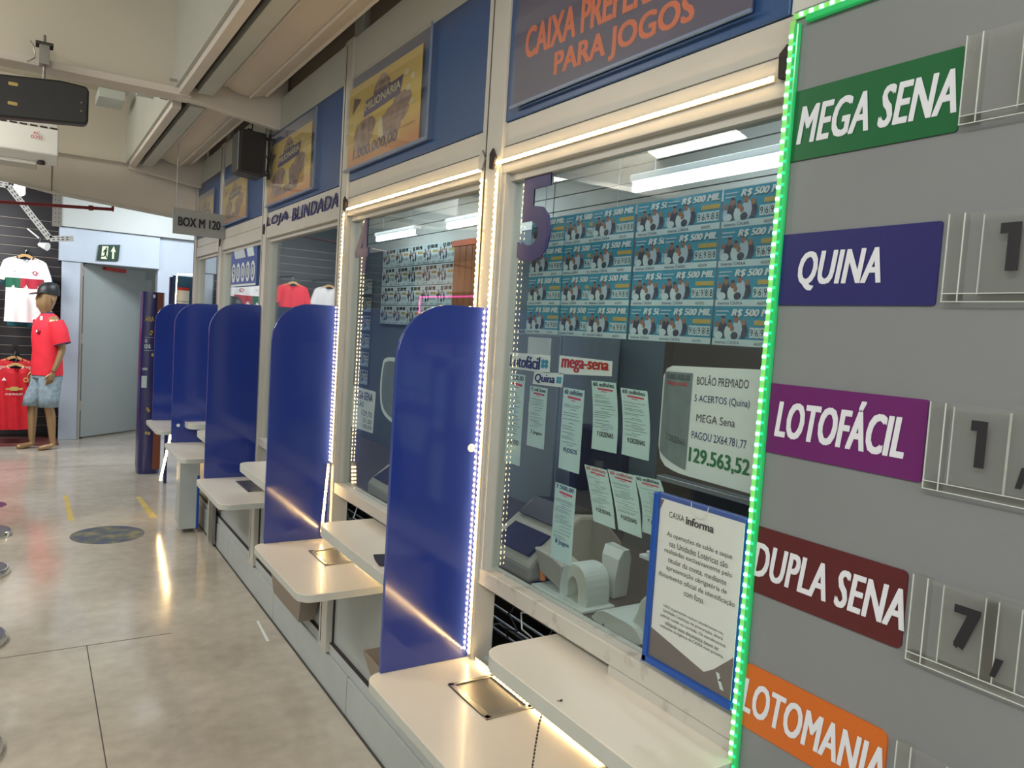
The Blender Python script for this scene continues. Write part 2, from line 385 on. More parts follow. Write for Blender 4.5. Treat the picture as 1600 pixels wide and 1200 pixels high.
g = MB(); g.box(1.103, 1.112, .2, 6.2, 0, .003, alu_dark); g.obj('base_dark_line', wr)  # thin dark strip along the foot of the base panels
# windows
for i, (a, b) in enumerate(bays):
    wn = struct('window_%d' % (5 - i)); a_, b_ = a + .048, b - .048
    if i == 0: a_ = .3
    m = MB(); m.box(1.138, 1.144, a_ , b_, .92, 2.04, glass); m.obj('glass_pane', wn)
    m = MB(); m.box(1.106, 1.165, a_, b_, .872, .918, grimy if i == 0 else alu); m.obj('bottom_rail', wn, .003)
    m = MB(); m.box(1.125, 1.16, a_, b_, 2.02, 2.04, alu); m.obj('top_bead', wn)
    for yy in (a_, b_ - (.036 if i == 0 else .011)):
        m = MB(); m.box(1.108 if i == 0 else 1.122, 1.165, yy, yy + (.018 if i == 0 else .011), .918, 2.04, alu); m.obj('side_bead', wn)
# counter room behind the windows
wi = struct('wall_inner'); wi2 = struct('wall_partition_far'); wi3 = struct('wall_partition_near'); ci = struct('ceiling_inner'); fi = struct('floor_inner')
MB().box(2.45, 2.55, -1.2, 6.7, 0, 2.20, roomwall).obj('painted_panel', wi)
zz = 2.20
while zz < 2.72:
    m = MB(); m.box(2.45, 2.55, -1.2, 3.52, zz + .004, zz + .078, pvc); m.obj('lining_board', wi)
    m = MB(); m.box(2.45, 2.55, 3.53, 6.7, zz + .004, zz + .078, pvc); m.obj('lining_board', wi)
    zz += .08
MB().box(2.46, 2.55, -1.2, 6.7, 2.2, 2.75, gap).obj('lining_backing', wi)
MB().box(1.17, 2.5, 6.62, 6.70, 0, 2.75, roomwall).obj('end_partition', wi2)
MB().box(1.17, 2.5, -1.3, -1.2, 0, 2.75, roomwall).obj('near_partition', wi3)
MB().box(1.17, 2.55, -1.2, 6.7, 2.68, 2.74, pvc).obj('room_ceiling', ci)
MB().box(1.20, 2.45, -1.2, 6.6, 0, .004, panelgrey).obj('room_floor', fi)
MB().box(1.172, 1.178, .5, 6.5, .2, .60, dark).obj('plinth_back', wr)

# far end
we = struct('wall_far')
MB().box(.30, .50, 10.38, 10.6, 0, 2.11, endwall).obj('pillar', we, .006)
MB().box(.27, 1.34, 10.36, 10.6, 2.11, 2.50, endwall).obj('lintel', we, .004)
MB().box(1.33, 5, 10.40, 10.6, 0, 2.50, endwall).obj('wall_panel', we)
MB().box(.20, 5, 10.32, 10.6, 2.505, 3.3, endwhite).obj('upper_panel', we)
MB().box(.20, .29, 10.30, 10.32, 2.49, 3.2, steel).obj('corner_plate', we)
m = MB()
for k in range(7):
    for xx in (.225, .262): m.cyl((xx, 10.297, 2.54 + k * .05), (xx, 10.301, 2.54 + k * .05), .006, .006, alu_dark, 8)
m.obj('corner_plate_bolt', we)
MB().box(.5, 2.4, 12.2, 12.3, 0, 2.4, panelgrey).obj('corridor_wall', we)
MB().box(1.2, 1.45, 11.95, 12.0, 1.35, 2.02, white).obj('corridor_cabinet', we)
ws = struct('wall_store')
MB().box(-4, .34, 10.62, 10.7, 0, 3.3, slat).obj('backing', ws)
zs = .05
while zs < 2.55:
    MB().box(-3.2, .315, 10.60, 10.625, zs, zs + .094, slat).obj('slat_board', ws)
    m = MB(); m.box(-3.2, .315, 10.604, 10.622, zs + .094, zs + .101, slatg); m.obj('slat_channel', ws)
    zs += .105
MB().box(.30, .34, 10.4, 10.62, 0, 2.5, slat).obj('slatwall_end', ws)
wl = struct('wall_left')
MB().box(-4.2, -4.1, -3, 13, 0, 3.3, panelgrey).obj('panel', wl)
MB().box(-2.7, -2.6, 6.2, 10.6, 0, 2.6, slat).obj('shopfront_panel', wl)

# door
dr = struct('door_1', (.52, 10.42, 0))
hx, hy = .52, 10.42; ex, ey = 1.24, 11.05
dirv = Vector((ex - hx, ey - hy, 0)).normalized(); nv = Vector((-dirv.y, dirv.x, 0)); L = 1.0
def dfn(a, b, dd=0): p = Vector((hx, hy, b)) + dirv * a + nv * dd; return tuple(p)
MB().prism([(0.02, .02), (L, .02), (L, 2.10), (0.02, 2.10)], dfn, 0, .045, doorm).obj('door_leaf', dr, .003)
MB().box(.497, .52, 10.37, 10.44, 0, 2.10, steel).obj('door_frame', dr, .002)
MB().box(.52, .56, 10.46, 10.50, 0, 2.11, gap).obj('door_gap', dr)
m = MB()
for z in (.35, 1.15, 1.95): m.box(.512, .535, 10.385, 10.425, z, z + .12, steel)
m.obj('hinge', dr, .002)
MB().prism([(.30, 2.055), (.62, 2.045), (.62, 2.09), (.30, 2.09)], dfn, -.05, -.001, inkr).obj('door_closer', dr, .004)

# ceiling
cl = struct('ceiling')
MB().box(-4.5, 1.3, -3, 13, 3.18, 3.3, ceil).obj('ceiling_slab', cl)
MB().box(1.2, 6, 6.7, 13, 3.18, 3.3, ceil).obj('ceiling_slab', cl)
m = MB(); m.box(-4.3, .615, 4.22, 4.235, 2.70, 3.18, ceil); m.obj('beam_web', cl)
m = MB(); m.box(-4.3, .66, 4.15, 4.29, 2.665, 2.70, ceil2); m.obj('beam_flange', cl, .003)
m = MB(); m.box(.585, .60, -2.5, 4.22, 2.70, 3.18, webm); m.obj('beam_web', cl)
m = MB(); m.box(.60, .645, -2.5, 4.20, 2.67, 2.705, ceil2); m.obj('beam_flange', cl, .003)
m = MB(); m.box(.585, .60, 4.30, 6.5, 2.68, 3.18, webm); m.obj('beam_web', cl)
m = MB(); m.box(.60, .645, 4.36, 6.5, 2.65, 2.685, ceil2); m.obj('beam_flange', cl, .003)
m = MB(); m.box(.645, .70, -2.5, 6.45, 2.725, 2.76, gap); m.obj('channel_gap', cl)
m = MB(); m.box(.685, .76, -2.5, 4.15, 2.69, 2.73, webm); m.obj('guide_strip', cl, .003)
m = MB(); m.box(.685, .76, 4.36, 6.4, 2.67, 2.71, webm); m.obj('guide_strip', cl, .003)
# bracket plate carrying the rollers at the cross beam
pl = [(.60, 2.66), (.72, 2.655), (1.10, 2.60), (1.145, 2.60), (1.145, 3.1), (.60, 3.1)]
MB().prism(pl, YP(4.20), 0, .05, ceil2).obj('roller_bracket', cl, .004)
MB().prism([(a, b - .03) for a, b in pl], YP(6.40), 0, .05, ceil2).obj('roller_bracket', cl, .004)
m = MB()
for (x, y, z) in ((.60, 4.10, 2.715), (.60, 4.42, 2.70)):
    m.cyl((x - .05, y, z), (x + .05, y, z), .007, .007, steel, 8); m.box(x + .04, x + .06, y - .02, y + .02, z - .02, z + .01, gap)
m.obj('bracket_bolt', cl)
m = MB(); m.box(-4.3, .60, 6.50, 6.52, 2.69, 3.18, ceil); m.obj('beam_web', cl)
# tapered bulkhead at the far end
m = MB(); m.prism([(-1.6, 2.60), (-.24, 2.455), (.135, 2.398), (1.10, 2.32), (1.10, 2.70), (-1.6, 2.70)], YP(6.56), 0, .04, ceil2); m.obj('bulkhead', cl, .003)
m = MB(); m.prism([(-.24, 2.455), (.135, 2.398), (1.10, 2.32), (1.10, 2.335), (.135, 2.413), (-.24, 2.47)], YP(6.545), 0, .012, alu); m.obj('bulkhead_lip', cl)
m = MB(); m.box(.115, .119, 6.555, 6.56, 2.40, 2.70, alu_dark); m.obj('bulkhead_seam', cl)
m = MB(); m.box(.50, .60, 4.9, 5.05, 2.84, 2.86, endwhite); m.obj('ceiling_plate', cl)
m = MB(); m.box(.36, .52, 5.9, 6.2, 3.00, 3.06, endwhite); m.obj('ceiling_plate', cl, .004)
# roller shutters
def roller(y0, y1, zc, label):
    t = thing('roller_shutter', label, 'shutter', (.925, y0, zc))
    prof = []
    n = 48
    for i in range(n):
        a = 2 * PI * i / n; rr = .195
        prof.append((a, rr))
    def ring(y):
        return [(.925 + rr * math.cos(a), y, zc + rr * math.sin(a)) for a, rr in prof]
    MB().loft([ring(y0), ring(y1)], shutterm).obj('shutter_roll', t)
    for ang in (200, 228, 236, 275, 300):
        a = math.radians(ang); x = .925 + .197 * math.cos(a); z = zc + .197 * math.sin(a)
        MB().cyl((x, y0, z), (x, y1, z), .009, .009, ceil2, 8).obj('shutter_rib', t)
    m = MB(); m.cyl((.925, y1, zc), (.925, y1 + .02, zc), .12, .12, gap, 24); m.obj('end_cap', t)
roller(-2.2, 4.16, 2.925, 'rolled up beige steel shutter nearest the camera, above the blue panels')
roller(4.34, 6.36, 2.905, 'rolled up beige steel shutter beyond the cross beam, above the speaker')

# ------------------------------------------------------------------ counter: dividers, shelves, trays, bins
BAYN = ['window five', 'window four, under LOJA BLINDADA side', 'window three', 'window two', 'window one']
ORD = ['nearest and largest', 'second from the camera', 'third from the camera', 'fourth from the camera', 'farthest']
for i, y in enumerate(POST):
    z = SHZ[i]
    # divider
    pts = [(.827, z + .001), (1.098, z + .001), (1.098, 1.666)]
    for k in range(11):
        t = PI / 2 + PI / 2 * k / 10; pts.append((.985 + .158 * math.cos(t), 1.511 + .155 * math.sin(t)))
    yy = y - (.046 if i == 0 else .020)
    t = thing('counter_divider', 'glossy blue privacy divider with rounded top corner, %s in the row' % ORD[i], 'divider', (.97, yy, z), 'blue counter dividers')
    MB().prism(pts, YP(yy), 0, .014, bluediv, bluedge).obj('panel', t, .0015)
    if i in (0, 3):
        m = MB(); m.cyl((.87 if i == 3 else 1.07, yy - .002, z + (.12 if i == 3 else .62)), (.87 if i == 3 else 1.07, yy + .001, z + (.12 if i == 3 else .62)), .012, .012, white, 10); m.obj('screw_cap', t)
    # lower shelf
    t = thing('lower_shelf', 'cream laminate customer shelf with rounded corners, %s of the low shelves' % ORD[i], 'shelf', (.95, y - .3, z - .03), 'low counter shelves')
    ya, yb = y - .67, y - (.030 if i == 0 else .006)
    if i == 4: ya, yb = y - .62, y + .02
    o = roundrect(.782, 1.115, ya, yb, .055, 6, (0, 1, 1, 0))
    MB().prism(o, lambda a, b, dd: (a, b, z + dd), -.028, 0, shelfm, shelfe).obj('board', t, .002)
    if i in (0, 1, 2):
        t2 = thing('cash_tray', 'steel cash tray let into the low shelf, %s' % ORD[i], 'tray', (1.03, y - .3, z), 'steel cash trays')
        if i == 2: x0, x1, y0, y1 = .97, 1.10, y - .42, y - .14
        else: x0, x1, y0, y1 = .965, 1.105, y - .385, y - .18
        m = MB()
        for (a, b, c, e) in ((x0, x0 + .016, y0, y1), (x1 - .012, x1, y0, y1), (x0, x1, y0, y0 + .016), (x0, x1, y1 - .012, y1)):
            m.box(a, b, c, e, z, z + .004, steel)
        m.obj('rim', t2, .001)
        m = MB(); m.add([(x0 + .016, y0 + .016, z + .0005), (x1 - .012, y0 + .016, z + .0005), (x1 - .012, y1 - .012, z + .0005), (x0 + .016, y1 - .012, z + .0005)], [(0, 1, 2, 3)], steel_d)
        m.box(x0 + .014, x0 + .018, y0 + .014, y1 - .01, z, z + .003, chrome); m.obj('recess', t2)
    # upper shelf
    t = thing('upper_shelf', 'off white raised pass through shelf, %s of the raised shelves' % ORD[i], 'shelf', (1.0, y - .7, .82), 'raised counter shelves')
    y1 = y - .42; y0 = .885 if i == 0 else y - 1.10
    cr = (0, 1, 1, 0) if i else (0, 1, 0, 0)
    o = roundrect(.912, 1.23, y0, y1, .06, 6, cr)
    MB().prism(o, lambda a, b, dd: (a, b, .85 + dd), -.038, 0, shelfm, shelfe).obj('board', t, .002)
# bins under the low shelves
def bin_(x0, x1, y0, y1, z0, z1, label):
    t = thing('waste_bin', label, 'bin', ((x0 + x1) / 2, (y0 + y1) / 2, z0), 'bins under the shelves')
    m = MB(); cx, cy = (x0 + x1) / 2, (y0 + y1) / 2
    def rg(z, k, kk=0): return [(cx + (x - cx) * k, cy + (yv - cy) * k, z) for x, yv in ((x0, y0), (x1, y0), (x1, y1), (x0, y1))]
    m.loft([rg(z0, .72), rg(z1, 1), rg(z1, .95), rg(z0 + .02, .70)], bincol, True, False); m.obj('bin_body', t, .003)
    m = MB(); m.add(rg(z0 + .1, .76), [(0, 1, 2, 3)], black); m.obj('dark_inset', t)  # black sheet inside the open top
t = thing('waste_bin', 'open grey metal trough bin under the nearest low shelf', 'bin', (.98, 1.6, .51), 'bins under the shelves')
m = MB(); prb = [(2.11, .612), (1.965, .515), (1.05, .515), (1.05, .612)]
for x0_, x1_ in ((.868, .872), (1.10, 1.104)): m.prism(prb, lambda a, b, dd: (dd, a, b), x0_, x1_, bincol)
m.box(.87, 1.10, 1.05, 1.965, .513, .517, bincol); m.add([(.87, 2.11, .612), (1.10, 2.11, .612), (1.10, 1.965, .515), (.87, 1.965, .515)], [(0, 1, 2, 3)], bincol); m.obj('bin_body', t)
MB().box(.875, 1.098, 1.06, 1.96, .519, .53, black).obj('dark_inset', t)  # black inset across the bottom of the trough
bin_(1.03, 1.13, 3.22, 3.80, .24, .46, 'small brown grey box on the plinth beyond the second post')
bin_(.93, 1.11, 4.55, 4.92, .45, .64, 'brown grey box under the third low shelf, beside its divider')
t = thing('side_cabinet', 'small pale cabinet with blue edge standing under the far low shelf', 'cabinet', (1.0, 5.95, 0))
MB().box(.93, 1.06, 5.82, 5.86, .03, .69, alu_cool).obj('door', t, .003)
MB().box(1.048, 1.065, 5.81, 5.825, .03, .42, informablue).obj('edge_strip', t)
MB().box(.95, 1.07, 5.86, 6.1, .03, .67, alu_cool).obj('body', t, .003)
t = thing('support_frame', 'slim aluminium support frame beside the small pale cabinet', 'frame', (1.09, 5.55, 0))
MB().box(1.075, 1.095, 5.53, 5.55, 0, .5, alu).box(1.075, 1.11, 5.38, 5.55, .48, .50, alu).obj('leg', t, .002)
MB().box(1.08, 1.10, 5.40, 5.53, .02, .46, steel_d).obj('infill', t)
# bead chain on the nearest shelf
t = thing('bead_chain', 'thin dark ball chain hanging over the nearest low shelf', 'chain', (1.0, 1.25, .66))
pts = [(.935, 1.20, .855), (.918, 1.235, .83), (.914, 1.245, .79), (.912, 1.25, .74), (.91, 1.255, .68), (.905, 1.25, .652)]
m = MB()
for a, b in zip(pts[:-1], pts[1:]):
    a = Vector(a); b = Vector(b); nn = max(1, int((b - a).length / .008))
    for k in range(nn):
        p = a.lerp(b, k / nn); q = a.lerp(b, (k + .6) / nn); m.cyl(p, q, .0022, .0022, alu_dark, 6)
tag(m.obj('chain_link', t), kind='stuff')
# pen holder scrap on shelf four
t = thing('broken_tag', 'crumpled dark label lying at the edge of the second raised shelf', 'label', (.95, 2.24, .85))
MB().prism([(.93, 2.16), (.96, 2.14), (.99, 2.18), (.985, 2.22), (1.0, 2.26), (.955, 2.27), (.94, 2.22)], lambda a, b, dd: (a, b, .851 + dd), 0, .003, navy).obj('scrap', t)

# ------------------------------------------------------------------ LED strips
LEDM = {}
def led_strip(label, p0, p1, normal, lm, sl, pitch=.0167, size=.0072, w=.011, lm2=None, off2=None, grp='warm LED strips'):
    p0 = Vector(p0); p1 = Vector(p1); nrm = Vector(normal)
    t = thing('led_strip', label, 'led strip', tuple(p0), grp)
    ax = (p1 - p0).normalized(); sd = ax.cross(nrm).normalized(); Lh = (p1 - p0).length
    m = MB(); vs = []
    for c in (p0, p1):
        for s1, s2 in ((-1, 0), (1, 0), (1, 1), (-1, 1)): vs.append(c + sd * s1 * w / 2 + nrm * s2 * .003)
    m.add(vs, [(0, 1, 2, 3), (7, 6, 5, 4), (0, 4, 5, 1), (1, 5, 6, 2), (2, 6, 7, 3), (3, 7, 4, 0)], sl); m.obj('flex_tape', t)
    key = (lm.name, size, tuple(ax), tuple(nrm))
    if key not in LEDM:
        q = MB(); h = size / 2; vs = []
        for dz in (0, .0035):
            k = h if dz == 0 else h * .8
            for a, b in ((-1, -1), (1, -1), (1, 1), (-1, 1)): vs.append(sd * a * k + ax * b * k + nrm * dz)
        q.add(vs, [(3, 2, 1, 0), (4, 5, 6, 7), (0, 1, 5, 4), (1, 2, 6, 5), (2, 3, 7, 6), (3, 0, 4, 7)], lm)
        o = q.obj('led'); LEDM[key] = o.data; bpy.data.objects.remove(o)
    me = LEDM[key]; n = int(Lh / pitch)
    for k in range(n):
        o = bpy.data.objects.new('led', me); COL.objects.link(o); o.parent = t; o.location = ax * (k + .5) * pitch + nrm * .003
    return t
XW = 1.098
led_strip('warm LED strip along the header over window five', (1.103, .93, 2.075), (1.103, 1.885, 2.072), (-1, 0, 0), warm, warmsl)
led_strip('warm LED strip along the header over window four', (1.103, 1.96, 2.066), (1.103, 3.085, 2.066), (-1, 0, 0), warm, warmsl)
led_strip('warm vertical LED strip on the post left of window five, beside the nearest divider', (XW, 1.862, .66), (XW, 1.862, 2.06), (-1, 0, 0), warm, warmsl)
led_strip('short warm vertical LED strip right of window four, ending at the nearest divider', (XW, 1.945, 1.64), (XW, 1.948, 2.055), (-1, 0, 0), warm, warmsl)
led_strip('warm vertical LED strip on the post left of window four', (XW, 3.108, 1.0), (XW, 3.098, 2.055), (-1, 0, 0), warm, warmsl)
led_strip('lower warm LED strip hanging down the second divider edge', (1.068, 3.117, .70), (1.085, 3.117, .995), (0, -1, 0), warm, warmsl)
led_strip('warm LED strip at the back of the nearest low shelf, under the raised shelf', (1.108, .90, .653), (1.108, 1.84, .653), (-1, 0, 0), warm, warmsl, .0167, .0045, .008)
led_strip('warm LED strip at the back of the second low shelf', (1.108, 2.10, .678), (1.108, 2.98, .678), (-1, 0, 0), warm, warmsl, .0167, .0045, .008)
led_strip('warm LED strip hanging under the farthest low shelf by the column', (.905, 6.58, .24), (.985, 6.555, .705), (0, -1, 0), warm, warmsl, .0167, .014, .020)
# corner holder plates of the strips
for y, z in ((1.895, 2.09), (1.955, 2.095), (3.10, 2.095), (4.40, 2.095), (5.58, 2.10), (.903, 2.10)):
    t = thing('cable_clip', 'small dark cable clip on header, %s' % {1.895: 'left of window five strip', 1.955: 'right end of the window four strip', 3.10: 'left end of the window four strip', 4.40: 'beside the letters LOJA', 5.58: 'on the post by the BOX M 120 sign', .903: 'beside the green strip'}[y], 'clip', (1.10, y, z), 'dark cable clips')
    MB().prism([(y - .018, z), (y, z + .026), (y + .016, z + .012), (y + .014, z - .03), (y - .004, z - .034)], XP(1.094), 0, .012, gap if y != 1.955 else steel).obj('clip_body', t, .001)

# ------------------------------------------------------------------ quote board on the right
bd = thing('quote_board', 'big satin grey board of lottery names and prices on the right', 'board', (1.10, .3, .2))
MB().box(1.092, 1.106, -.9, .892, .2, 2.175, boardm).obj('panel', bd, .002)
led_strip('green LED strip down the left edge of the grey board', (1.090, .889, .25), (1.090, .889, 2.158), (-1, 0, 0), green, greenclad, .0195, .0065, .010, grp='green LED strips')
led_strip('green LED strip along the top edge of the grey board', (1.090, -.6, 2.164), (1.090, .889, 2.164), (-1, 0, 0), green, greenclad, .0195, .0065, .010, grp='green LED strips')
t = thing('led_strip', 'dim inner green LED row beside the board edge strip', 'led strip', (1.09, .876, .25), 'green LED strips')
m = MB(); m.box(1.081, 1.091, .871, .881, .25, 2.15, greensl); m.obj('plastic_tube', t, .003)
q = MB(); q.box(-.002, 0, -.002, .002, -.002, .002, green2); oo = q.obj('led'); lm_ = oo.data; bpy.data.objects.remove(oo)
for k in range(96):
    o = bpy.data.objects.new('led', lm_); COL.objects.link(o); o.parent = t; o.location = (-.0095, .0, .012 + k * .0195)
m = MB(); m.box(1.080, 1.091, -.6, .86, 2.146, 2.158, greensl); m.obj('plastic_tube', t, .003)

def sign(word, m_, y0, y1, z0, z1, ty0, ty1, tz0, tz1, label, sh=.22, bold=.022, skew=0, corner=.004):
    t = thing('name_sign', label, 'sign', (1.088, (y0 + y1) / 2, z0))
    MB().prism(roundrect(y1, y0, z0, z1, corner, 4), XP(1.0885), 0, .004, m_).obj('plate', t)
    mb = MB(); text(mb, word, XP(1.0875), ty0, ty1, tz0, tz1, signw, sh, bold, skew, 1.05); mb.obj('lettering', t)
sign('MEGA SENA', g_sign, .874, .594, 1.919, 2.036, .861, .597, 1.945, 2.008, 'green sign reading MEGA SENA at the top of the grey board')
sign('QUINA', b_sign, .879, .601, 1.676, 1.796, .835, .686, 1.700, 1.765, 'dark blue sign reading QUINA on the grey board')
sign('LOTOFÁCIL', p_sign, .879, .596, 1.421, 1.541, .855, .624, 1.450, 1.528, 'purple sign reading LOTOFÁCIL on the grey board')
sign('DUPLA SENA', m_sign, .880, .601, 1.171, 1.288, .878, .598, 1.199, 1.261, 'maroon sign reading DUPLA SENA on the grey board', corner=.008)
sign('LOTOMANIA', o_sign, .877, .607, .925, 1.041, .877, .606, .952, 1.015, 'orange sign reading LOTOMANIA at the foot of the grey board', corner=.014)
def holder(z0, z1, digits, label):
    t = thing('price_holder', label, 'holder', (1.085, .3, z0))
    ya, yb = .587, -.25
    MB().box(1.0775, 1.079, yb, ya, z0, z1, clearac).obj('front_sheet', t)
    m = MB(); m.box(1.076, 1.0915, ya - .022, ya, z0, z1, clearac); m.box(1.0765, 1.078, ya - .0015, ya, z0, z1, edgeac); m.box(1.0765, 1.078, ya - .0225, ya - .021, z0, z1, edgeac); m.obj('end_block', t)
    m = MB(); m.box(1.076, 1.0915, yb, ya, z0, z0 + .012, clearac); m.box(1.0758, 1.0770, yb, ya, z0 + .0113, z0 + .0125, edgeac); m.box(1.0758, 1.077, yb, ya, z0, z0 + .0012, edgeac); m.obj('bottom_ledge', t)
    for k, (ya_, yb_, za, zb, s) in enumerate(digits):
        yc = (ya_ + yb_) / 2; big = s != ','
        hw = .036 if big else .022
        m = MB()
        m.box(1.0805, 1.0815, yc - hw, yc + hw, z0 + .010, z1 + (.006 if k % 2 else -.004), clearac)
        for e in (yc - hw, yc + hw): m.box(1.080, 1.0822, e - .0007, e + .0007, z0 + .01, z1 - .004, edgeac)
        c = m.obj('card', t)
        mb = MB(); f = XP(1.0768); Wd = ya_ - yb_; Hh = zb - za
        P2 = lambda u, v: (ya_ - u * Wd, za + v * Hh)
        if s == '1': mb.prism([P2(.42, 0), P2(1, 0), P2(1, 1), P2(.05, 1), P2(.05, .78), P2(.42, .78)], f, 0, .0005, inkd)
        elif s == ',': mb.prism([P2(0, 0), P2(.45, 0), P2(1, 1), P2(.35, 1)], f, 0, .0005, inkd)
        else: text(mb, s, f, ya_, yb_, za, zb, inkd, .0, .05)
        mb.obj('digit', c)
holder(1.923, 2.044, [(.503, .455, 1.950, 2.012, '6')], 'clear acrylic price holder beside the MEGA SENA sign')
holder(1.680, 1.802, [(.519, .492, 1.721, 1.784, '1'), (.455, .442, 1.71, 1.735, ','), (.40, .36, 1.721, 1.784, '8')], 'clear acrylic price holder beside the QUINA sign')
holder(1.416, 1.540, [(.530, .508, 1.458, 1.521, '1'), (.468, .452, 1.440, 1.468, ','), (.40, .36, 1.458, 1.521, '5')], 'clear acrylic price holder beside the LOTOFÁCIL sign')
holder(1.166, 1.291, [(.526, .491, 1.208, 1.268, '7'), (.474, .459, 1.188, 1.214, ','), (.415, .375, 1.208, 1.268, '5')], 'clear acrylic price holder beside the DUPLA SENA sign')
holder(.925, 1.043, [(.50, .46, .955, 1.015, '3')], 'clear acrylic price holder beside the LOTOMANIA sign')

# notice holder CAIXA informa
t = thing('notice_holder', 'blue framed notice headed CAIXA informa beside the green strip', 'notice', (1.08, 1.0, .94))
MB().box(1.086, 1.096, .893, 1.128, .945, 1.296, informablue).obj('backing', t, .002)
m = MB(); m.box(1.078, 1.09, 1.116, 1.129, .943, 1.296, informablue); m.box(1.078, 1.09, .893, 1.129, .943, .958, informablue); m.obj('frame', t, .002)
m = MB(); m.box(1.0842, 1.0850, .898, 1.113, .960, 1.286, paper)
m.obj('paper', t)
m = MB(); P_ = XP(1.0838)
m.add([P_(1.113, .960), P_(.898, .960), P_(.898, 1.040), P_(.942, 1.0), P_(.965, .985), P_(1.113, 1.018)], [(0, 5, 4, 3, 2, 1)], grey_i)
m.add([P_(1.113, 1.284), P_(1.113, 1.262), P_(1.103, 1.284)], [(0, 1, 2)], grey_i)
x_ = XP(1.0834)
m.add([x_(.936, .998), x_(.928, .998), x_(.922, .985), x_(.930, .985)], [(0, 1, 2, 3)], tealw)
m.add([x_(.930, .984), x_(.922, .984), x_(.914, .970), x_(.923, .970)], [(0, 1, 2, 3)], tealw)
m.add([x_(.912, .998), x_(.920, .998), x_(.928, .985), x_(.921, .985)], [(0, 1, 2, 3)], grey_i)
m.obj('printed_corner', t)
m = MB(); T_ = XP(1.0832)
text(m, 'CAIXA', T_, 1.086, 1.045, 1.253, 1.265, inkd, 0, 0); text(m, 'informa', T_, 1.040, .968, 1.250, 1.266, inkd, 0, .035)
rows = ['As operações de saldo e saque', 'nas Unidades Lotéricas são', 'realizadas exclusivamente pelo', 'titular da conta, mediante', 'apresentação obrigatória de', 'documento oficial de identificação', 'com foto.']
for k, s in enumerate(rows):
    hw = .0029 * len(s); zc = 1.222 - k * .0168
    text(m, s, T_, 1.004 + hw, 1.004 - hw, zc - .010, zc + .002, inkd, 0, 0)
rows = ['NÃO é permitido realizar atendimentos nas', 'Unidades Lotéricas via procuração, alvará', 'judicial, tutela ou curatela. Os atendimentos', 'utilizando esses documentos devem ser', 'realizados na Agência da CAIXA mais próxima.']
for k, s in enumerate(rows):
    hw = .0019 * len(s); zc = 1.078 - k * .0108
    text(m, s, T_, 1.004 + hw, 1.004 - hw, zc - .008, zc, inkd, 0, 0)
m.obj('lettering', t)
MB().box(1.0800, 1.0812, .895, 1.114, .959, 1.300, clearac).obj('clear_cover', t)
m = MB(); m.path([(1.0795, 1.004 + .022 * math.cos(a), 1.297 - .026 * abs(math.sin(a))) for a in [PI * k / 10 for k in range(11)]], .0007, edgeac); m.obj('thumb_notch', t)

# ------------------------------------------------------------------ header and window lettering
def letters(name, s, y0, y1, z0, z1, x, m_, label, sh=0, bold=.02, cat='lettering', skew=0):
    mb = MB(); text(mb, s, XP(x), y0, y1, z0, z1, m_, sh, bold, skew, 1.12)
    vs = mb.v; n = len(vs)
    o = mb.obj(name, None, origin=(x, (y0 + y1) / 2, z0)); md = o.modifiers.new('thick', 'SOLIDIFY'); md.thickness = .003; md.offset = 0
    return tag(o, label, cat)
letters('wall_lettering', 'LOJA', 4.372, 3.96, 2.090, 2.152, 1.103, letterblue, 'dark blue word LOJA on the header over window three', .18, .022)
letters('wall_lettering', 'BLINDADA', 3.88, 3.20, 2.090, 2.152, 1.103, letterblue, 'dark blue word BLINDADA on the header over window three', .18, .022)
letters('window_number', '5', 1.795, 1.64, 1.795, 2.025, 1.135, letterblue, 'big blue numeral 5 stuck on window five', 0, .035)
letters('window_number', '4', 3.045, 2.90, 1.80, 2.02, 1.135, letterblue, 'blue numeral 4 stuck on window four behind the strip', 0, .035)

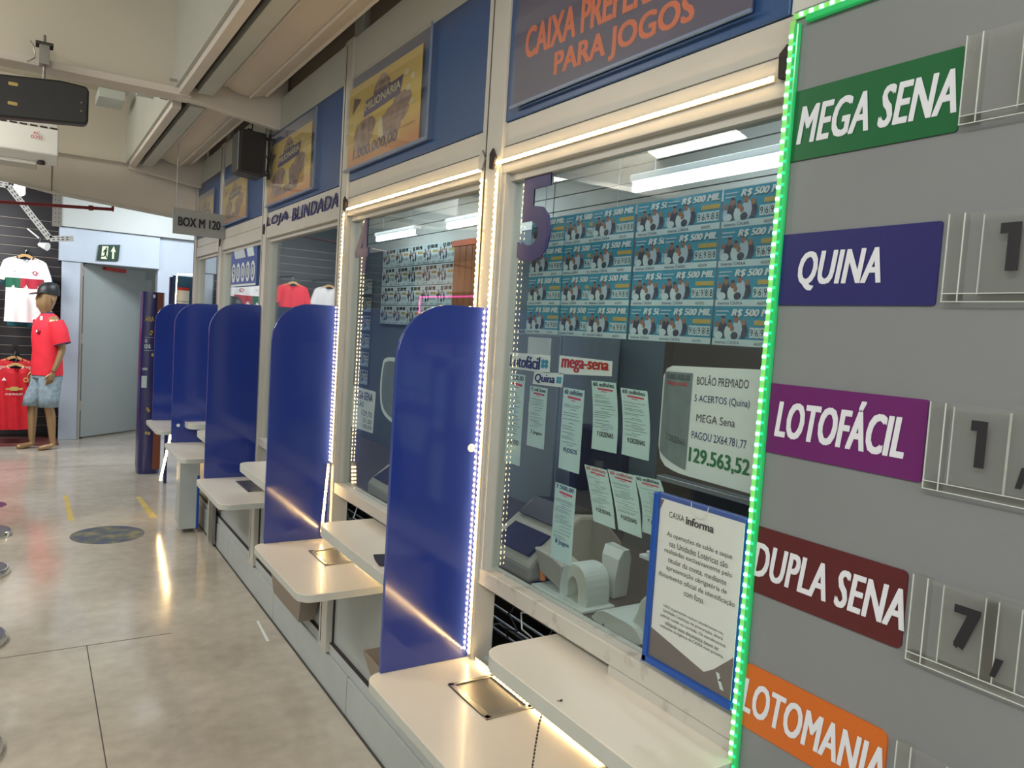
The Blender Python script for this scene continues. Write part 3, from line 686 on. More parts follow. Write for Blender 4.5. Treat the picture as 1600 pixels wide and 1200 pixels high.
# blue-panel posters
def raffle(y0, y1, z0, z1, label, dull=False):
    """y0 far (left) edge, y1 near (right) edge of the acrylic holder"""
    t = thing('raffle_poster', label, 'poster', (1.10, (y0 + y1) / 2, z0), 'raffle posters on the blue panels')
    MB().box(1.092, 1.095, y1, y0, z0, z1, clearac).obj('acrylic_cover', t)
    MB().box(1.086, 1.0945, y1, y0, z0 - .004, z0 + .004, hedge).box(1.088, 1.0945, y1 - .002, y1 + .002, z0, z1, hedge).obj('holder_edge', t)
    w = y0 - y1; h = z1 - z0; a0 = y0 - .01; a1 = y1 + w * .10; b0 = z0 + .012; b1 = z1 - h * .12
    MB().box(1.099, 1.1005, a1, a0, b0, b1, raff).obj('print', t)
    W = a0 - a1; H = b1 - b0; fn = XP(1.0985); f2 = XP(1.0982); f3 = XP(1.0979)
    def A(u): return a0 - u * W
    def B(v): return b0 + v * H
    m = MB()
    ell(m, fn, A(.50), B(.78), .12 * W, .14 * H, raffbrown); ell(m, XP(1.09845), A(.50), B(.84), .08 * W, .12 * H, raffcoin); ell(m, XP(1.0984), A(.50), B(.80), .05 * W, .08 * H, raffbrown)
    m.add([f2(A(.24), B(.55)), f2(A(.75), B(.60)), f2(A(.78), B(.80)), f2(A(.27), B(.74))], [(0, 1, 2, 3)], rafftxt)
    for kk, (u, v, ra, rb) in enumerate(((.25, .34, .15, .17), (.30, .42, .13, .12), (.70, .40, .17, .13), (.62, .34, .15, .14), (.78, .52, .12, .10), (.22, .24, .12, .10), (.66, .26, .12, .08))):
        ell(m, XP(1.09845 - kk * .00005), A(u), B(v), ra * W, rb * H, raffcoin)
    m.add([f2(A(.48), B(.18)), f2(A(.55), B(.18)), f2(A(.52), B(.45)), f2(A(.46), B(.45))], [(0, 1, 2, 3)], raffpale)
    m.add([f2(A(.06), B(.66)), f2(A(.2), B(.8)), f2(A(.08), B(.86))], [(0, 1, 2)], raffbrown)
    for (u, v) in ((.82, .80), (.9, .72), (.85, .62), (.12, .5), (.9, .45)): ell(m, f2, A(u), B(v), .03 * W, .04 * H, raffpale, 5)
    m.obj('picture', t)
    m = MB(); text(m, 'MILIONÁRIA', f3, A(.27), A(.75), B(.615), B(.735), raffpale, 0, .02, .05 * H)
    text(m, '1.000.000,00', f3, A(.10), A(.74), B(.05), B(.20), rafftxt, .1, .04, .02 * H)
    text(m, 'EM PRÊMIOS', f3, A(.74), A(.95), B(.20), B(.225), raffbrown); text(m, 'RASPADINHA', f3, A(.40), A(.62), B(.80), B(.83), raffpale)
    m.obj('lettering', t)
raffle(3.112, 2.33, 2.222, 2.595, 'raffle poster in clear holder on the blue panel over window four')
raffle(4.36, 3.515, 2.208, 2.575, 'raffle poster in clear holder over window three, right of the speaker')
raffle(5.53, 4.785, 2.198, 2.50, 'faded raffle poster over window two, left of the speaker')
raffle(6.49, 5.80, 2.20, 2.50, 'faded raffle poster over window one, farthest of the posters')
t = thing('queue_banner', 'dark banner with orange lettering CAIXA PREFERENCIAL PARA JOGOS over window five', 'banner', (1.09, 1.4, 2.21))
MB().box(1.096, 1.10, .99, 1.80, 2.212, 2.50, bannerd).obj('print', t)
MB().box(1.089, 1.0915, .985, 1.805, 2.208, 2.505, clearac).obj('acrylic_cover', t)
MB().box(1.086, 1.0925, .985, 1.805, 2.204, 2.210, hedge).obj('holder_edge', t)
m = MB(); text(m, 'CAIXA PREFERENCIAL', XP(1.0955), 1.755, 1.03, 2.322, 2.402, orange_t, 0, .03, -.01); text(m, 'PARA JOGOS', XP(1.0955), 1.615, 1.135, 2.230, 2.304, orange_t, 0, .03, -.01)
m.obj('lettering', t)

# ------------------------------------------------------------------ things stuck to the inside of window five
def receipt(pts, title, note, tm, nm, curl, label, heading=True):
    """pts: four (y,z) corners: top-far, top-near, bottom-near, bottom-far"""
    t = thing('lottery_receipt', label, 'receipt', (1.15, pts[0][0], pts[2][1]), 'receipts taped inside window five')
    (a0, b0), (a1, b1), (a2, b2), (a3, b3) = pts
    def fn(u, v, dd=0):   # u 0..1 far->near, v 0 bottom ..1 top
        yb = a3 + (a2 - a3) * u; yt = a0 + (a1 - a0) * u; zb = b3 + (b2 - b3) * u; zt = b0 + (b1 - b0) * u
        bow = curl * math.sin(v * PI) * .012
        return (1.1475 + dd + abs(curl) * .006 * (1 - v) ** 2, yb + (yt - yb) * v + bow, zb + (zt - zb) * v)
    m = MB(); N = 8
    vs = [fn(u, k / N) for k in range(N + 1) for u in (0, 1)] + [fn(u, k / N, .0006) for k in range(N + 1) for u in (0, 1)]
    o = 2 * (N + 1)
    fs = [(2 * k, 2 * k + 1, 2 * k + 3, 2 * k + 2) for k in range(N)] + [(o + 2 * k, o + 2 * k + 2, o + 2 * k + 3, o + 2 * k + 1) for k in range(N)]
    m.add(vs, fs, papercy); m.obj('slip', t)
    m = MB(); f = lambda u, v, dd=0: fn(u, v, -.0008 + dd)
    rnd = random.Random(label)
    if heading:
        m.add([f(.24, .905), f(.86, .895), f(.86, .87), f(.24, .88)], [(0, 1, 2, 3)], inkp)
        m.add([f(.4, .862), f(.62, .858), f(.62, .850), f(.4, .854)], [(0, 1, 2, 3)], inkp)
    v = .80
    while v > .30:
        u0 = rnd.choice((.08, .1, .35)); u1 = rnd.uniform(.55, .92)
        m.add([f(u0, v), f(u1, v), f(u1, v - .006), f(u0, v - .006)], [(0, 1, 2, 3)], ink)
        v -= rnd.choice((.022, .03, .045))
    m.obj('printed_lines', t)
    m = MB()
    if title: text(m, title, f, .08, .92, .925, .985, tm, 0, .012)
    if note: text(m, note, f, .20, .85, .205, .275, nm, 0, .012)
    m.obj('handwriting', t)
def R4(y0, y1, z0, z1): return [(y0, z1), (y1, z1), (y1, z0), (y0, z0)]
receipt(R4(1.815, 1.735, 1.234, 1.486), '7.500,00', '10,00', inkd, inkd, 0, 'greyish receipt under the Lotofácil paper, leftmost of the receipts')
receipt(R4(1.707, 1.625, 1.298, 1.460), '15 mil hoes', '2 Jogos', inkd, inkd, 0, 'receipt under the Quina paper')
receipt(R4(1.555, 1.468, 1.263, 1.470), '60 milhões', '10 JOGOS', inkb, inkb, 0, 'long receipt with blue title, third from the left in the top row')
receipt([(1.444, 1.497), (1.353, 1.499), (1.338, 1.336), (1.431, 1.333)], '60 milhões', '7 DEZENAS', inkd, inkd, -.6, 'receipt under the mega-sena paper, fourth from the left')
receipt([(1.336, 1.490), (1.246, 1.490), (1.229, 1.338), (1.320, 1.338)], '60 milhões', '9 DEZENAS', inkd, inkd, -.6, 'receipt left of the BOLÃO sheet, rightmost of the top row')
receipt([(1.563, 1.225), (1.475, 1.225), (1.474, 1.029), (1.564, 1.028)], '7.500,00', '8 Jogos', inkb, inkb, 0, 'lowest receipt, hanging alone above the grey terminal')
receipt([(1.449, 1.291), (1.363, 1.293), (1.321, 1.162), (1.402, 1.162)], '60 milhões', '9 DEZENAS', inkp, inkd, -.4, 'tilted receipt, left of the three in the lower row')
receipt([(1.361, 1.296), (1.267, 1.299), (1.231, 1.165), (1.310, 1.165)], '60 milhões', '9 DEZENAS', inkp, inkd, -.4, 'tilted receipt, middle of the three in the lower row')
receipt([(1.269, 1.300), (1.185, 1.304), (1.150, 1.180), (1.237, 1.178)], '60 milhões', '7 JOGOS', inkd, inkd, -1.2, 'curling receipt tucked behind the CAIXA informa notice')
def handsign(s, m_, pts, label, tu=(.05, .95), dot=False):
    (a0, b0), (a1, b1), (a2, b2), (a3, b3) = pts
    t = thing('handwritten_sign', label, 'sign', (1.148, a0, b3), 'handwritten papers inside window five')
    m = MB(); vs = [(1.1465, *pts[k]) for k in range(4)] + [(1.1471, *pts[k]) for k in range(4)]
    m.add(vs, [(0, 1, 2, 3), (7, 6, 5, 4), (0, 4, 5, 1), (1, 5, 6, 2), (2, 6, 7, 3), (3, 7, 4, 0)], paper); m.obj('paper', t)
    def f(u, v, dd=0):
        yb = a3 + (a2 - a3) * u; yt = a0 + (a1 - a0) * u; zb = b3 + (b2 - b3) * u; zt = b0 + (b1 - b0) * u
        return (1.1459 + dd, yb + (yt - yb) * v, zb + (zt - zb) * v)
    m = MB(); text(m, s, f, tu[0], tu[1], .12, .86, m_, .05, .012); m.obj('handwriting', t)
    if dot:
        m = MB()
        for da, db in ((-.04, .12), (.04, .12), (-.04, -.12), (.04, -.12)): ell(m, lambda a, b, dd=0: f(a, b, -.0002), .88 + da, .5 + db, .045, .14, MATS['ticket_teal'], 8)
        m.obj('clover_mark', t)
    return t
handsign('Lotofácil', inkb, [(1.82, 1.545), (1.620, 1.547), (1.620, 1.500), (1.82, 1.500)], 'white paper handwritten Lotofácil with a green clover, top left of window five', (.02, .78), True)
handsign('Quina', inkb, [(1.690, 1.499), (1.558, 1.505), (1.560, 1.469), (1.695, 1.466)], 'white paper handwritten Quina with a green clover', (.05, .75), True)
handsign('mega-sena', inkr, [(1.580, 1.550), (1.370, 1.548), (1.369, 1.513), (1.580, 1.502)], 'white paper with mega-sena handwritten in red')
# the prize sheet
t = thing('prize_sheet', 'curled white sheet handwritten BOLÃO PREMIADO 129.563,52', 'sheet', (1.15, 1.08, 1.33))
def pf(u, v, dd=0):  # u 0..1 far->near
    y = 1.219 + (.905 - 1.219) * u; zt = 1.550 + .012 * u; zb = 1.352 - .022 * math.sin(min(u * 3, 1) * PI / 2) - .004 * u
    cur = .02 * max(0, 1 - u / .18) ** 2
    return (1.1468 + dd + cur, y, zb + (zt - zb) * v)
m = MB(); N = 14; vs = []
for dd in (0, .0006):
    for k in range(N + 1):
        u = k / N; e = .12 if k == 0 else (.03 if k == 1 else 0)
        vs += [pf(u, e, dd), pf(u, 1 - e, dd)]
fs = [(2 * k, 2 * k + 1, 2 * k + 3, 2 * k + 2) for k in range(N)]; o_ = 2 * (N + 1)
fs += [tuple(o_ + i for i in f[::-1]) for f in fs]
m.add(vs, fs, paper, True); m.obj('paper', t)
m = MB(); f = lambda u, v, dd=0: pf(u, v, -.0012 + dd)
vs = [f(.05 + .29 * k / 8, v_) for k in range(9) for v_ in (.10 - .05 * k / 8, .94)]
m.add(vs, [(2 * k, 2 * k + 1, 2 * k + 3, 2 * k + 2) for k in range(8)], mat('photocopy_grey', (112, 124, 126), .6, 0, .12, 40)); m.obj('photocopied_receipt', t)
m = MB(); f = lambda u, v, dd=0: pf(u, v, -.0016 + dd)
text(m, '50.000.000,00', f, .08, .32, .86, .92, inkd); text(m, 'mega-sena', f, .10, .30, .80, .845, inkp, 0, .01)
for k, v in enumerate((.72, .62, .58, .50, .46, .40)): m.add([f(.09, v), f(.30 - .02 * (k % 3), v), f(.30 - .02 * (k % 3), v - .008), f(.09, v - .008)], [(0, 1, 2, 3)], ink)
text(m, '7 DEZENAS', f, .14, .32, .27, .33, inkd)
f = lambda u, v, dd=0: pf(u, v, -.0012 + dd)
text(m, 'BOLÃO PREMIADO', f, .38, .80, .84, .93, inkpen); text(m, '5 ACERTOS (Quina)', f, .37, .82, .67, .75, inkb)
text(m, 'MEGA Sena', f, .40, .72, .51, .58, inkpen); text(m, 'PAGOU 2X64.781,77', f, .37, .82, .34, .42, inkb)
text(m, '129.563,52', f, .36, .86, .12, .27, inkg, 0, .02)
m.obj('handwriting', t)
# sheet on window four
t = thing('handwritten_sign', 'white paper handwritten MEGA-SENA BOLÃO on window four', 'sign', (1.148, 2.9, 1.15))
MB().add([(1.1465, 3.03, 1.338), (1.1465, 2.783, 1.336), (1.1465, 2.794, 1.171), (1.1465, 3.035, 1.165)], [(0, 1, 2, 3)], paper).obj('paper', t)
m = MB(); f = XP(1.1459); text(m, 'MEGA-SENA', f, 3.01, 2.81, 1.292, 1.325, inkb, 0, .01); text(m, 'BOLÃO', f, 3.01, 2.90, 1.262, 1.287, inkg, 0, .01)
text(m, '129,70', f, 2.92, 2.81, 1.225, 1.25, inkd); text(m, '51,00', f, 2.90, 2.81, 1.20, 1.22, inkd); text(m, '18,00', f, 2.90, 2.81, 1.178, 1.196, inkd); m.obj('handwriting', t)
# banner in window two
t = thing('prize_banner', 'blue hanging banner with white ovals reading 90000 hanging on window two', 'banner', (1.16, 5.0, 1.78))
MB().box(1.128, 1.131, 4.66, 5.33, 1.785, 2.06, mat('banner_blue', (58, 84, 150), .45, 0, .15, 6)).obj('sheet', t)
m = MB()
for k in range(5): ell(m, XP(1.1275), 5.26 - k * .128, 1.875, .052, .062, tealw, 16)
m.add([XP(1.1273)(5.30, 2.05), XP(1.1273)(5.02, 2.05), XP(1.1273)(4.94, 1.965), XP(1.1273)(5.22, 1.965)], [(0, 1, 2, 3)], MATS['end_wall_blue'])
m.add([XP(1.1273)(4.95, 2.05), XP(1.1273)(4.78, 2.05), XP(1.1273)(4.72, 1.965), XP(1.1273)(4.88, 1.965)], [(0, 1, 2, 3)], tealw)
m.add([XP(1.1273)(5.32, 1.80), XP(1.1273)(4.67, 1.80), XP(1.1273)(4.67, 1.788), XP(1.1273)(5.32, 1.788)], [(0, 1, 2, 3)], tealw); m.obj('oval', t)
m = MB()
for k, c in enumerate('90000'): text(m, c, XP(1.1268), 5.288 - k * .128, 5.232 - k * .128, 1.835, 1.915, letterblue, 0, .01)
m.obj('lettering', t)

# ------------------------------------------------------------------ teal lottery ticket sheets
def ticket_master(loc, w, h, pale, name, label, grp):
    t = thing(name, label, 'ticket', loc, grp); x, y, z = loc
    f = lambda u, v, dd=0: (x + dd, y - u * w, z + v * h)
    bg = tealw if pale else teal
    m = MB(); m.prism([(0, 0), (1, 0), (1, 1), (0, 1)], f, 0, .0008, bg)
    m.add([f(0, 0, -.0003), f(1, 0, -.0003), f(1, .17, -.0003), f(0, .17, -.0003)], [(0, 1, 2, 3)], tealw); m.obj('sheet', t)
    m = MB(); q = lambda u, v, dd=0: f(u, v, -.0006 + dd)
    for k, (u, v, ra, rb, mm) in enumerate(((.06, .34, .05, .18, shirtp), (.50, .38, .07, .20, suitp), (.40, .42, .08, .26, shirtp), (.16, .40, .08, .24, suitp), (.27, .34, .08, .20, tealw), (.10, .26, .07, .10, tealw), (.36, .26, .06, .10, suitp))): ell(m, q, u, v, ra, rb, mm, 10, -.00004 * k)
    for k, (u, v, ra, rb) in enumerate(((.06, .54, .035, .085), (.16, .64, .04, .10), (.27, .55, .04, .10), (.38, .68, .042, .10), (.50, .60, .04, .09), (.32, .44, .035, .085))): ell(m, q, u, v, ra, rb, skinp, 8, -.0004 - .00004 * k)
    ell(m, q, .38, .77, .036, .045, suitp, 6, -.0008); ell(m, q, .27, .635, .036, .04, suitp, 6, -.0008); ell(m, q, .16, .735, .036, .04, suitp, 6, -.0008); m.obj('picture', t)
    m = MB()
    for k in range(5): m.add([q(.60 + k * .077, .22), q(.67 + k * .077, .22), q(.67 + k * .077, .48), q(.60 + k * .077, .48)], [(0, 1, 2, 3)], tealw)
    m.add([q(.66, .54), q(.98, .54), q(.98, .66), q(.66, .66)], [(0, 1, 2, 3)], goldm)
    m.add([q(.03, .90), q(.24, .90), q(.24, .865), q(.03, .865)], [(0, 1, 2, 3)], shirtp); m.add([q(.03, .80), q(.20, .80), q(.20, .765), q(.03, .765)], [(0, 1, 2, 3)], shirtp)
    m.obj('number_boxes', t)
    m = MB(); q = lambda u, v, dd=0: f(u, v, -.0010 + dd)
    text(m, 'R$ 500 MIL', q, .29, .98, .73, .94, inkd if pale else paper, .25, .03)
    text(m, '96988', q, .61, .97, .26, .44, inkd, 0, .0, 0, 1.6); text(m, 'loterias CAIXA', q, .05, .45, .04, .12, inkb); text(m, 'AGOSTO', q, .68, .84, .04, .11, inkd); m.obj('lettering', t)
    return t
cols = [(2.433, 1.597), (2.225, 1.601), (2.062, 1.597), (1.843, 1.601), (1.707, 1.596), (1.490, 1.599)]
TL = 'teal lottery ticket sheet reading R$ 500 MIL in the rows behind window five'
first = ticket_master((1.599, 1.490, 1.602), .213, .105, False, 'lottery_ticket', TL, 'teal tickets behind window five')
for rr_ in range(4):
    for c, (yy, xx) in enumerate(cols):
        if rr_ == 0 and c == 5: continue
        if rr_ == 3 and c == 0: yy -= .0
        dup(first, (xx - 1.599, yy - 1.490, rr_ * .1062), 'teal R$ 500 MIL ticket sheet, %s row, %s from the left behind window five' % (['bottom', 'second lowest', 'second highest', 'top'][rr_], ['first', 'second', 'third', 'fourth', 'fifth', 'last'][c]))
first['label'] = 'teal R$ 500 MIL ticket sheet, bottom row, last from the left behind window five'
t = thing('ticket_rail', 'thin clear rail carrying the teal ticket rows', 'rail', (1.605, 1.9, 1.6))
for k in range(5): MB().box(1.603, 1.606, 1.2, 2.44, 1.598 + k * .1062, 1.604 + k * .1062, clearac).obj('rail', t)
m = MB(); m.cyl((1.604, 1.95, 2.03), (1.604, 1.95, 2.68), .0015, .0015, wire, 6); m.cyl((1.604, 2.36, 2.03), (1.604, 2.36, 2.68), .0015, .0015, wire, 6); m.cyl((1.604, 1.25, 2.03), (1.604, 1.25, 2.68), .0015, .0015, wire, 6); m.obj('hanging_wire', t)
PLb = 'pale lottery ticket sheet in the rows on the wall seen through window four'
first = ticket_master((2.435, 5.90, 1.61), .25, .145, True, 'lottery_ticket', PLb, 'pale tickets on the wall behind window four')
for rr_ in range(4):
    for c in range(5):
        if rr_ + c: dup(first, (0, -c * .25, rr_ * .15), 'pale ticket on the wall behind window four, %s row, %s from the left' % (['bottom', 'second lowest', 'second highest', 'top'][rr_], ['first', 'second', 'third', 'fourth', 'last'][c]))
first['label'] = 'pale ticket on the wall behind window four, bottom row, first from the left'
PLs = 'small pale ticket in the vertical column seen through window four'
f2_ = ticket_master((2.43, 6.32, 1.08), .22, .12, True, 'lottery_ticket', PLs, 'column of small tickets behind window four')
for k in range(1, 6): dup(f2_, (0, 0, k * .155), 'small pale ticket, %s of the vertical column seen through window four' % ['', 'second from the bottom', 'third from the bottom', 'third from the top', 'second from the top', 'topmost'][k])
f2_['label'] = 'small pale ticket, lowest of the vertical column seen through window four'

# ------------------------------------------------------------------ inside the counter room
def tube(x, y0, y1, z, label, r=.016):
    t = thing('tube_light', label, 'lamp', (x, y0, z))
    MB().cyl((x, y0, z), (x, y1, z), r, r, tubem, 14).obj('fluorescent_tube', t)
    MB().box(x - .03, x + .03, y0, y1, z + .02, z + .045, tubeh).obj('housing', t, .004)
    m = MB(); m.box(x - .014, x + .014, y0 - .012, y0, z - .016, z + .03, white); m.box(x - .014, x + .014, y1, y1 + .012, z - .016, z + .03, white); m.obj('end_socket', t)
    m = MB(); m.cyl((x, y0 + .1, z + .045), (x, y0 + .1, 2.68), .003, .003, wire, 6); m.cyl((x, y1 - .1, z + .045), (x, y1 - .1, 2.68), .003, .003, wire, 6); m.obj('hanging_rod', t)
tube(1.9, .75, 2.21, 2.165, 'bright white fluorescent tube above the teal tickets behind window five')
tube(2.2, 4.76, 5.45, 2.235, 'short fluorescent tube seen tilted through window four, left one')
tube(2.2, 3.55, 4.30, 2.235, 'fluorescent tube seen through window four beside the right strip')
for i, (x, y) in enumerate(((2.0, 5.9), (1.9, 6.3))):
    t = thing('ceiling_lamp', 'small round ceiling lamp inside, %s' % ('nearer one' if i == 0 else 'farther one'), 'lamp', (x, y, 2.66), 'round lamps inside')
    MB().cyl((x, y, 2.655), (x, y, 2.68), .10, .10, tubem, 24).obj('diffuser', t)
    MB().cyl((x, y, 2.668), (x, y, 2.681), .115, .115, tubeh, 24).obj('rim', t)
t = thing('service_desk', 'long dark desk running behind the windows', 'desk', (1.8, 3, 0))
MB().box(1.37, 2.05, .2, 6.4, .745, .78, desk).obj('desk_top', t, .003)
for y in (.3, 2.35, 3.6, 5.0, 6.3): MB().box(1.45, 2.0, y, y + .03, 0, .745, desk).obj('side_panel', t)
MB().box(1.98, 2.0, .3, 6.3, .2, .745, cabin).obj('back_panel', t)
for i, (ya, yb) in enumerate(((1.35, 2.15), (2.75, 3.4))):
    t = thing('wire_basket', 'grey wire rack under the desk edge behind window %s' % ('five' if i == 0 else 'four'), 'rack', (1.3, (ya + yb) / 2, .6), 'wire racks')
    for k, (x, z) in enumerate(((1.28, .76), (1.29, .715), (1.30, .67), (1.31, .625), (1.34, .60), (1.38, .60))):
        m = MB(); m.cyl((x, ya, z), (x, yb, z), .004, .004, wire, 6); m.obj('rod', t)
    for y in (ya, yb): m = MB(); m.path([(1.27, y, .77), (1.31, y, .60), (1.40, y, .60)], .004, wire); m.obj('end_wire', t)
    m = MB()
    rr = random.Random(i)
    for q_ in range(5):
        y0 = ya + .1 + q_ * .11; pts = [(1.24 + rr.uniform(-.02, .04), y0 + rr.uniform(-.06, .06), .86 - k * .03) for k in range(8)]
        m.path(pts, .0025, white if q_ % 2 else black, 5)
    tag(m.obj('cable', t), kind='stuff')
# terminal (keyboard hood) behind window five
def terminal(y, z, k, label):
    t = thing('lottery_terminal', label, 'terminal', (1.55, y, z), 'lottery terminals')
    prof = [(1.40, z), (1.78, z), (1.80, z + .10), (1.70, z + .20), (1.60, z + .21), (1.52, z + .15), (1.42, z + .075), (1.40, z + .05)]
    MB().prism(prof, lambda a, b, dd: (a, y + dd, b), 0, .30, beige).obj('housing', t, .012)
    MB().prism([(1.53, z + .165), (1.60, z + .215), (1.69, z + .205), (1.69, z + .21), (1.60, z + .222), (1.525, z + .17)], lambda a, b, dd: (a, y + dd, b), .03, .27, black).obj('screen', t)
    MB().prism([(1.415, z + .08), (1.50, z + .138), (1.50, z + .142), (1.41, z + .085)], lambda a, b, dd: (a, y + dd, b), .03, .25, navy).obj('keypad', t)
    return t
terminal(2.02, .78, 1, 'beige lottery terminal with dark keypad behind window five, left of the receipt printer')
terminal(3.15, .78, 1, 'grey lottery terminal seen through window four')
t = thing('receipt_printer', 'small grey arched receipt printer behind window five, below the lowest receipt', 'printer', (1.45, 1.80, .78))
MB().box(1.39, 1.52, 1.72, 1.99, .78, .792, beigel).obj('base_plate', t, .004)
arch = curve_outline([(1.74, .79), (1.745, .87), (1.78, .905), (1.84, .90), (1.87, .86), (1.875, .79), (1.84, .79), (1.835, .84), (1.81, .865), (1.785, .84), (1.78, .79)], 4)
MB().prism(arch, lambda a, b, dd: (1.42 + dd, a, b), 0, .09, beigel).obj('arched_body', t, .004)
MB().prism([(1.87, .80), (1.99, .83), (2.03, .90), (1.93, .895), (1.87, .88)], lambda a, b, dd: (1.42 + dd, a, b), .0, .08, beige).obj('paper_arm', t, .006)
MB().cyl((1.43, 1.98, .80), (1.43, 1.99, .87), .010, .010, mat('orange_plastic', (214, 130, 40), .4), 10).obj('orange_knob', t)
t = thing('paper_bag', 'open white paper bag standing on the dark desk', 'bag', (1.60, 1.82, .78))
m = MB()
def br(z, w, d, ox=0): return [(1.60 - d + ox, 1.82 - w, z), (1.60 + d + ox, 1.82 - w * .9, z), (1.60 + d + ox, 1.82 + w * .9, z + .004), (1.60 - d + ox, 1.82 + w, z)]
m.loft([br(.781, .030, .03), br(.84, .034, .032), br(.91, .042, .028), br(.94, .047, .014), br(.925, .042, .011), br(.80, .028, .025)], paper, True, False); m.obj('bag_body', t, .003)
t = thing('label_printer', 'rounded white printer on the desk right of the paper bag', 'printer', (1.47, 1.5, .78))
MB().prism(curve_outline([(1.67, .78), (1.675, .80), (1.64, .822), (1.58, .825), (1.50, .82), (1.48, .78)], 4), lambda a, b, dd: (1.40 + dd, a, b), 0, .16, beigel).obj('body', t, .008)
MB().prism(curve_outline([(1.53, .78), (1.52, .86), (1.50, .905), (1.44, .925), (1.30, .92), (1.26, .86), (1.26, .78)], 4), lambda a, b, dd: (1.42 + dd, a, b), .0, .16, beigel).obj('tall_housing', t, .01)
for k in range(2):
    t = thing('ledger_pad', 'pale stacked pad lying behind the CAIXA informa notice, %s' % ('upper' if k else 'lower'), 'pad', (1.72, 1.65, .93 + k * .016), 'pads')
    MB().box(1.62, 1.85, 1.40 - k * .03, 1.74 - k * .03, .925 + k * .018, .937 + k * .018, paper).obj('pages', t, .002)
t = thing('monitor_stand', 'dark box on the desk carrying the pale pads', 'box', (1.74, 1.5, .78)); MB().box(1.64, 1.85, 1.36, 1.72, .78, .924, dark).obj('box_body', t, .004)
t = thing('monitor', 'dark flat monitor behind window five, right of the receipts', 'monitor', (1.75, 1.45, 1.0))
MB().box(1.74, 1.77, 1.15, 1.80, 1.05, 1.155, black).obj('screen', t, .004); MB().box(1.735, 1.775, 1.14, 1.81, 1.152, 1.168, wire).obj('top_edge', t, .002); MB().box(1.745, 1.765, 1.44, 1.5, .95, 1.05, black).obj('stand', t)
t = thing('metal_cabinet', 'grey metal cabinet standing inside, left of the receipts', 'cabinet', (2.2, 2.85, 0))
MB().box(2.08, 2.42, 2.84, 3.28, 0, 1.62, cabin).obj('body', t, .006); MB().box(2.065, 2.08, 2.85, 3.27, .05, 1.60, cabin).obj('door', t, .004)
MB().box(2.055, 2.066, 2.92, 3.10, 1.50, 1.585, paper).obj('notice', t)
MB().box(2.055, 2.066, 2.98, 3.06, 1.22, 1.27, white).obj('lock_plate', t)
t = thing('added_cupboard', 'added dark brown cupboard row darkening the inner wall behind window five', 'cupboard', (2.3, 1.2, 0))  # added to keep the view behind the receipts dark
for k in range(5): MB().box(2.14, 2.15, -.9 + k * .62, -.29 + k * .62, .05, 1.64, desk).obj('door', t, .003)
MB().box(2.15, 2.44, -.95, 2.25, 0, 1.66, desk).obj('body', t)
t = thing('office_chair', 'dark navy office chair behind window five', 'chair', (1.9, 2.6, 0))
MB().prism(roundrect(2.36, 2.72, .70, 1.22, .08, 5), XP(2.062), 0, .05, navy).obj('backrest', t, .02)
MB().prism(roundrect(2.07, 2.13, 2.36, 2.72, .02, 3), lambda a, b, dd: (a, b, .47 + dd), 0, .07, navy).obj('seat', t, .02)
m = MB(); m.cyl((2.28, 2.54, .08), (2.28, 2.54, .47), .025, .025, chrome, 12); m.obj('gas_column', t)
for k in range(5):
    a = 2 * PI * k / 5; m = MB(); m.cyl((2.28, 2.54, .09), (2.28 + .2 * math.cos(a), 2.54 + .2 * math.sin(a), .04), .018, .012, black, 8); m.cyl((2.28 + .2 * math.cos(a), 2.54 + .2 * math.sin(a) - .012, .025), (2.28 + .2 * math.cos(a), 2.54 + .2 * math.sin(a) + .012, .025), .022, .022, black, 10); m.obj('leg', t)
t = thing('office_chair', 'dark office chair behind window four', 'chair', (1.95, 4.3, 0))
MB().prism(roundrect(3.9, 4.35, .70, 1.28, .08, 5), XP(2.12), 0, .06, navy).obj('backrest', t, .02)
MB().prism(roundrect(2.08, 2.4, 3.9, 4.35, .06, 5), lambda a, b, dd: (a, b, .47 + dd), 0, .07, navy).obj('seat', t, .02)
m = MB(); m.cyl((2.2, 4.12, .02), (2.2, 4.12, .47), .025, .025, chrome, 12); m.obj('gas_column', t)
# white framed sheet seen through window four
t = thing('curled_sheet', 'curled white edged sheet hanging behind window four', 'sheet', (1.148, 2.68, 1.25))
MB().prism(curve_outline([(2.735, 1.44), (2.70, 1.475), (2.55, 1.48), (2.45, 1.47), (2.45, 1.23), (2.60, 1.235), (2.715, 1.27), (2.745, 1.35)], 4), XP(1.1475), 0, .001, paper).obj('sheet', t)
MB().prism(curve_outline([(2.72, 1.435), (2.69, 1.462), (2.56, 1.465), (2.46, 1.46), (2.46, 1.245), (2.60, 1.25), (2.70, 1.282), (2.728, 1.35)], 4), XP(1.1468), 0, .0005, MATS['photocopy_grey']).obj('printed_area', t)
# warm wooden cupboard at the right of window four, inside
t = thing('wood_panel', 'varnished wooden slat panel on the wall seen at the right of window four', 'panel', (2.42, 4.2, 1.3))
for k in range(7): MB().box(2.40, 2.43, 4.0 + k * .085, 4.078 + k * .085, 1.3, 2.15, woodp).obj('slat', t, .002)
MB().box(2.395, 2.44, 3.98, 4.62, 2.15, 2.19, mat('door_orange', (190, 96, 56), .5)).obj('top_rail', t, .002)

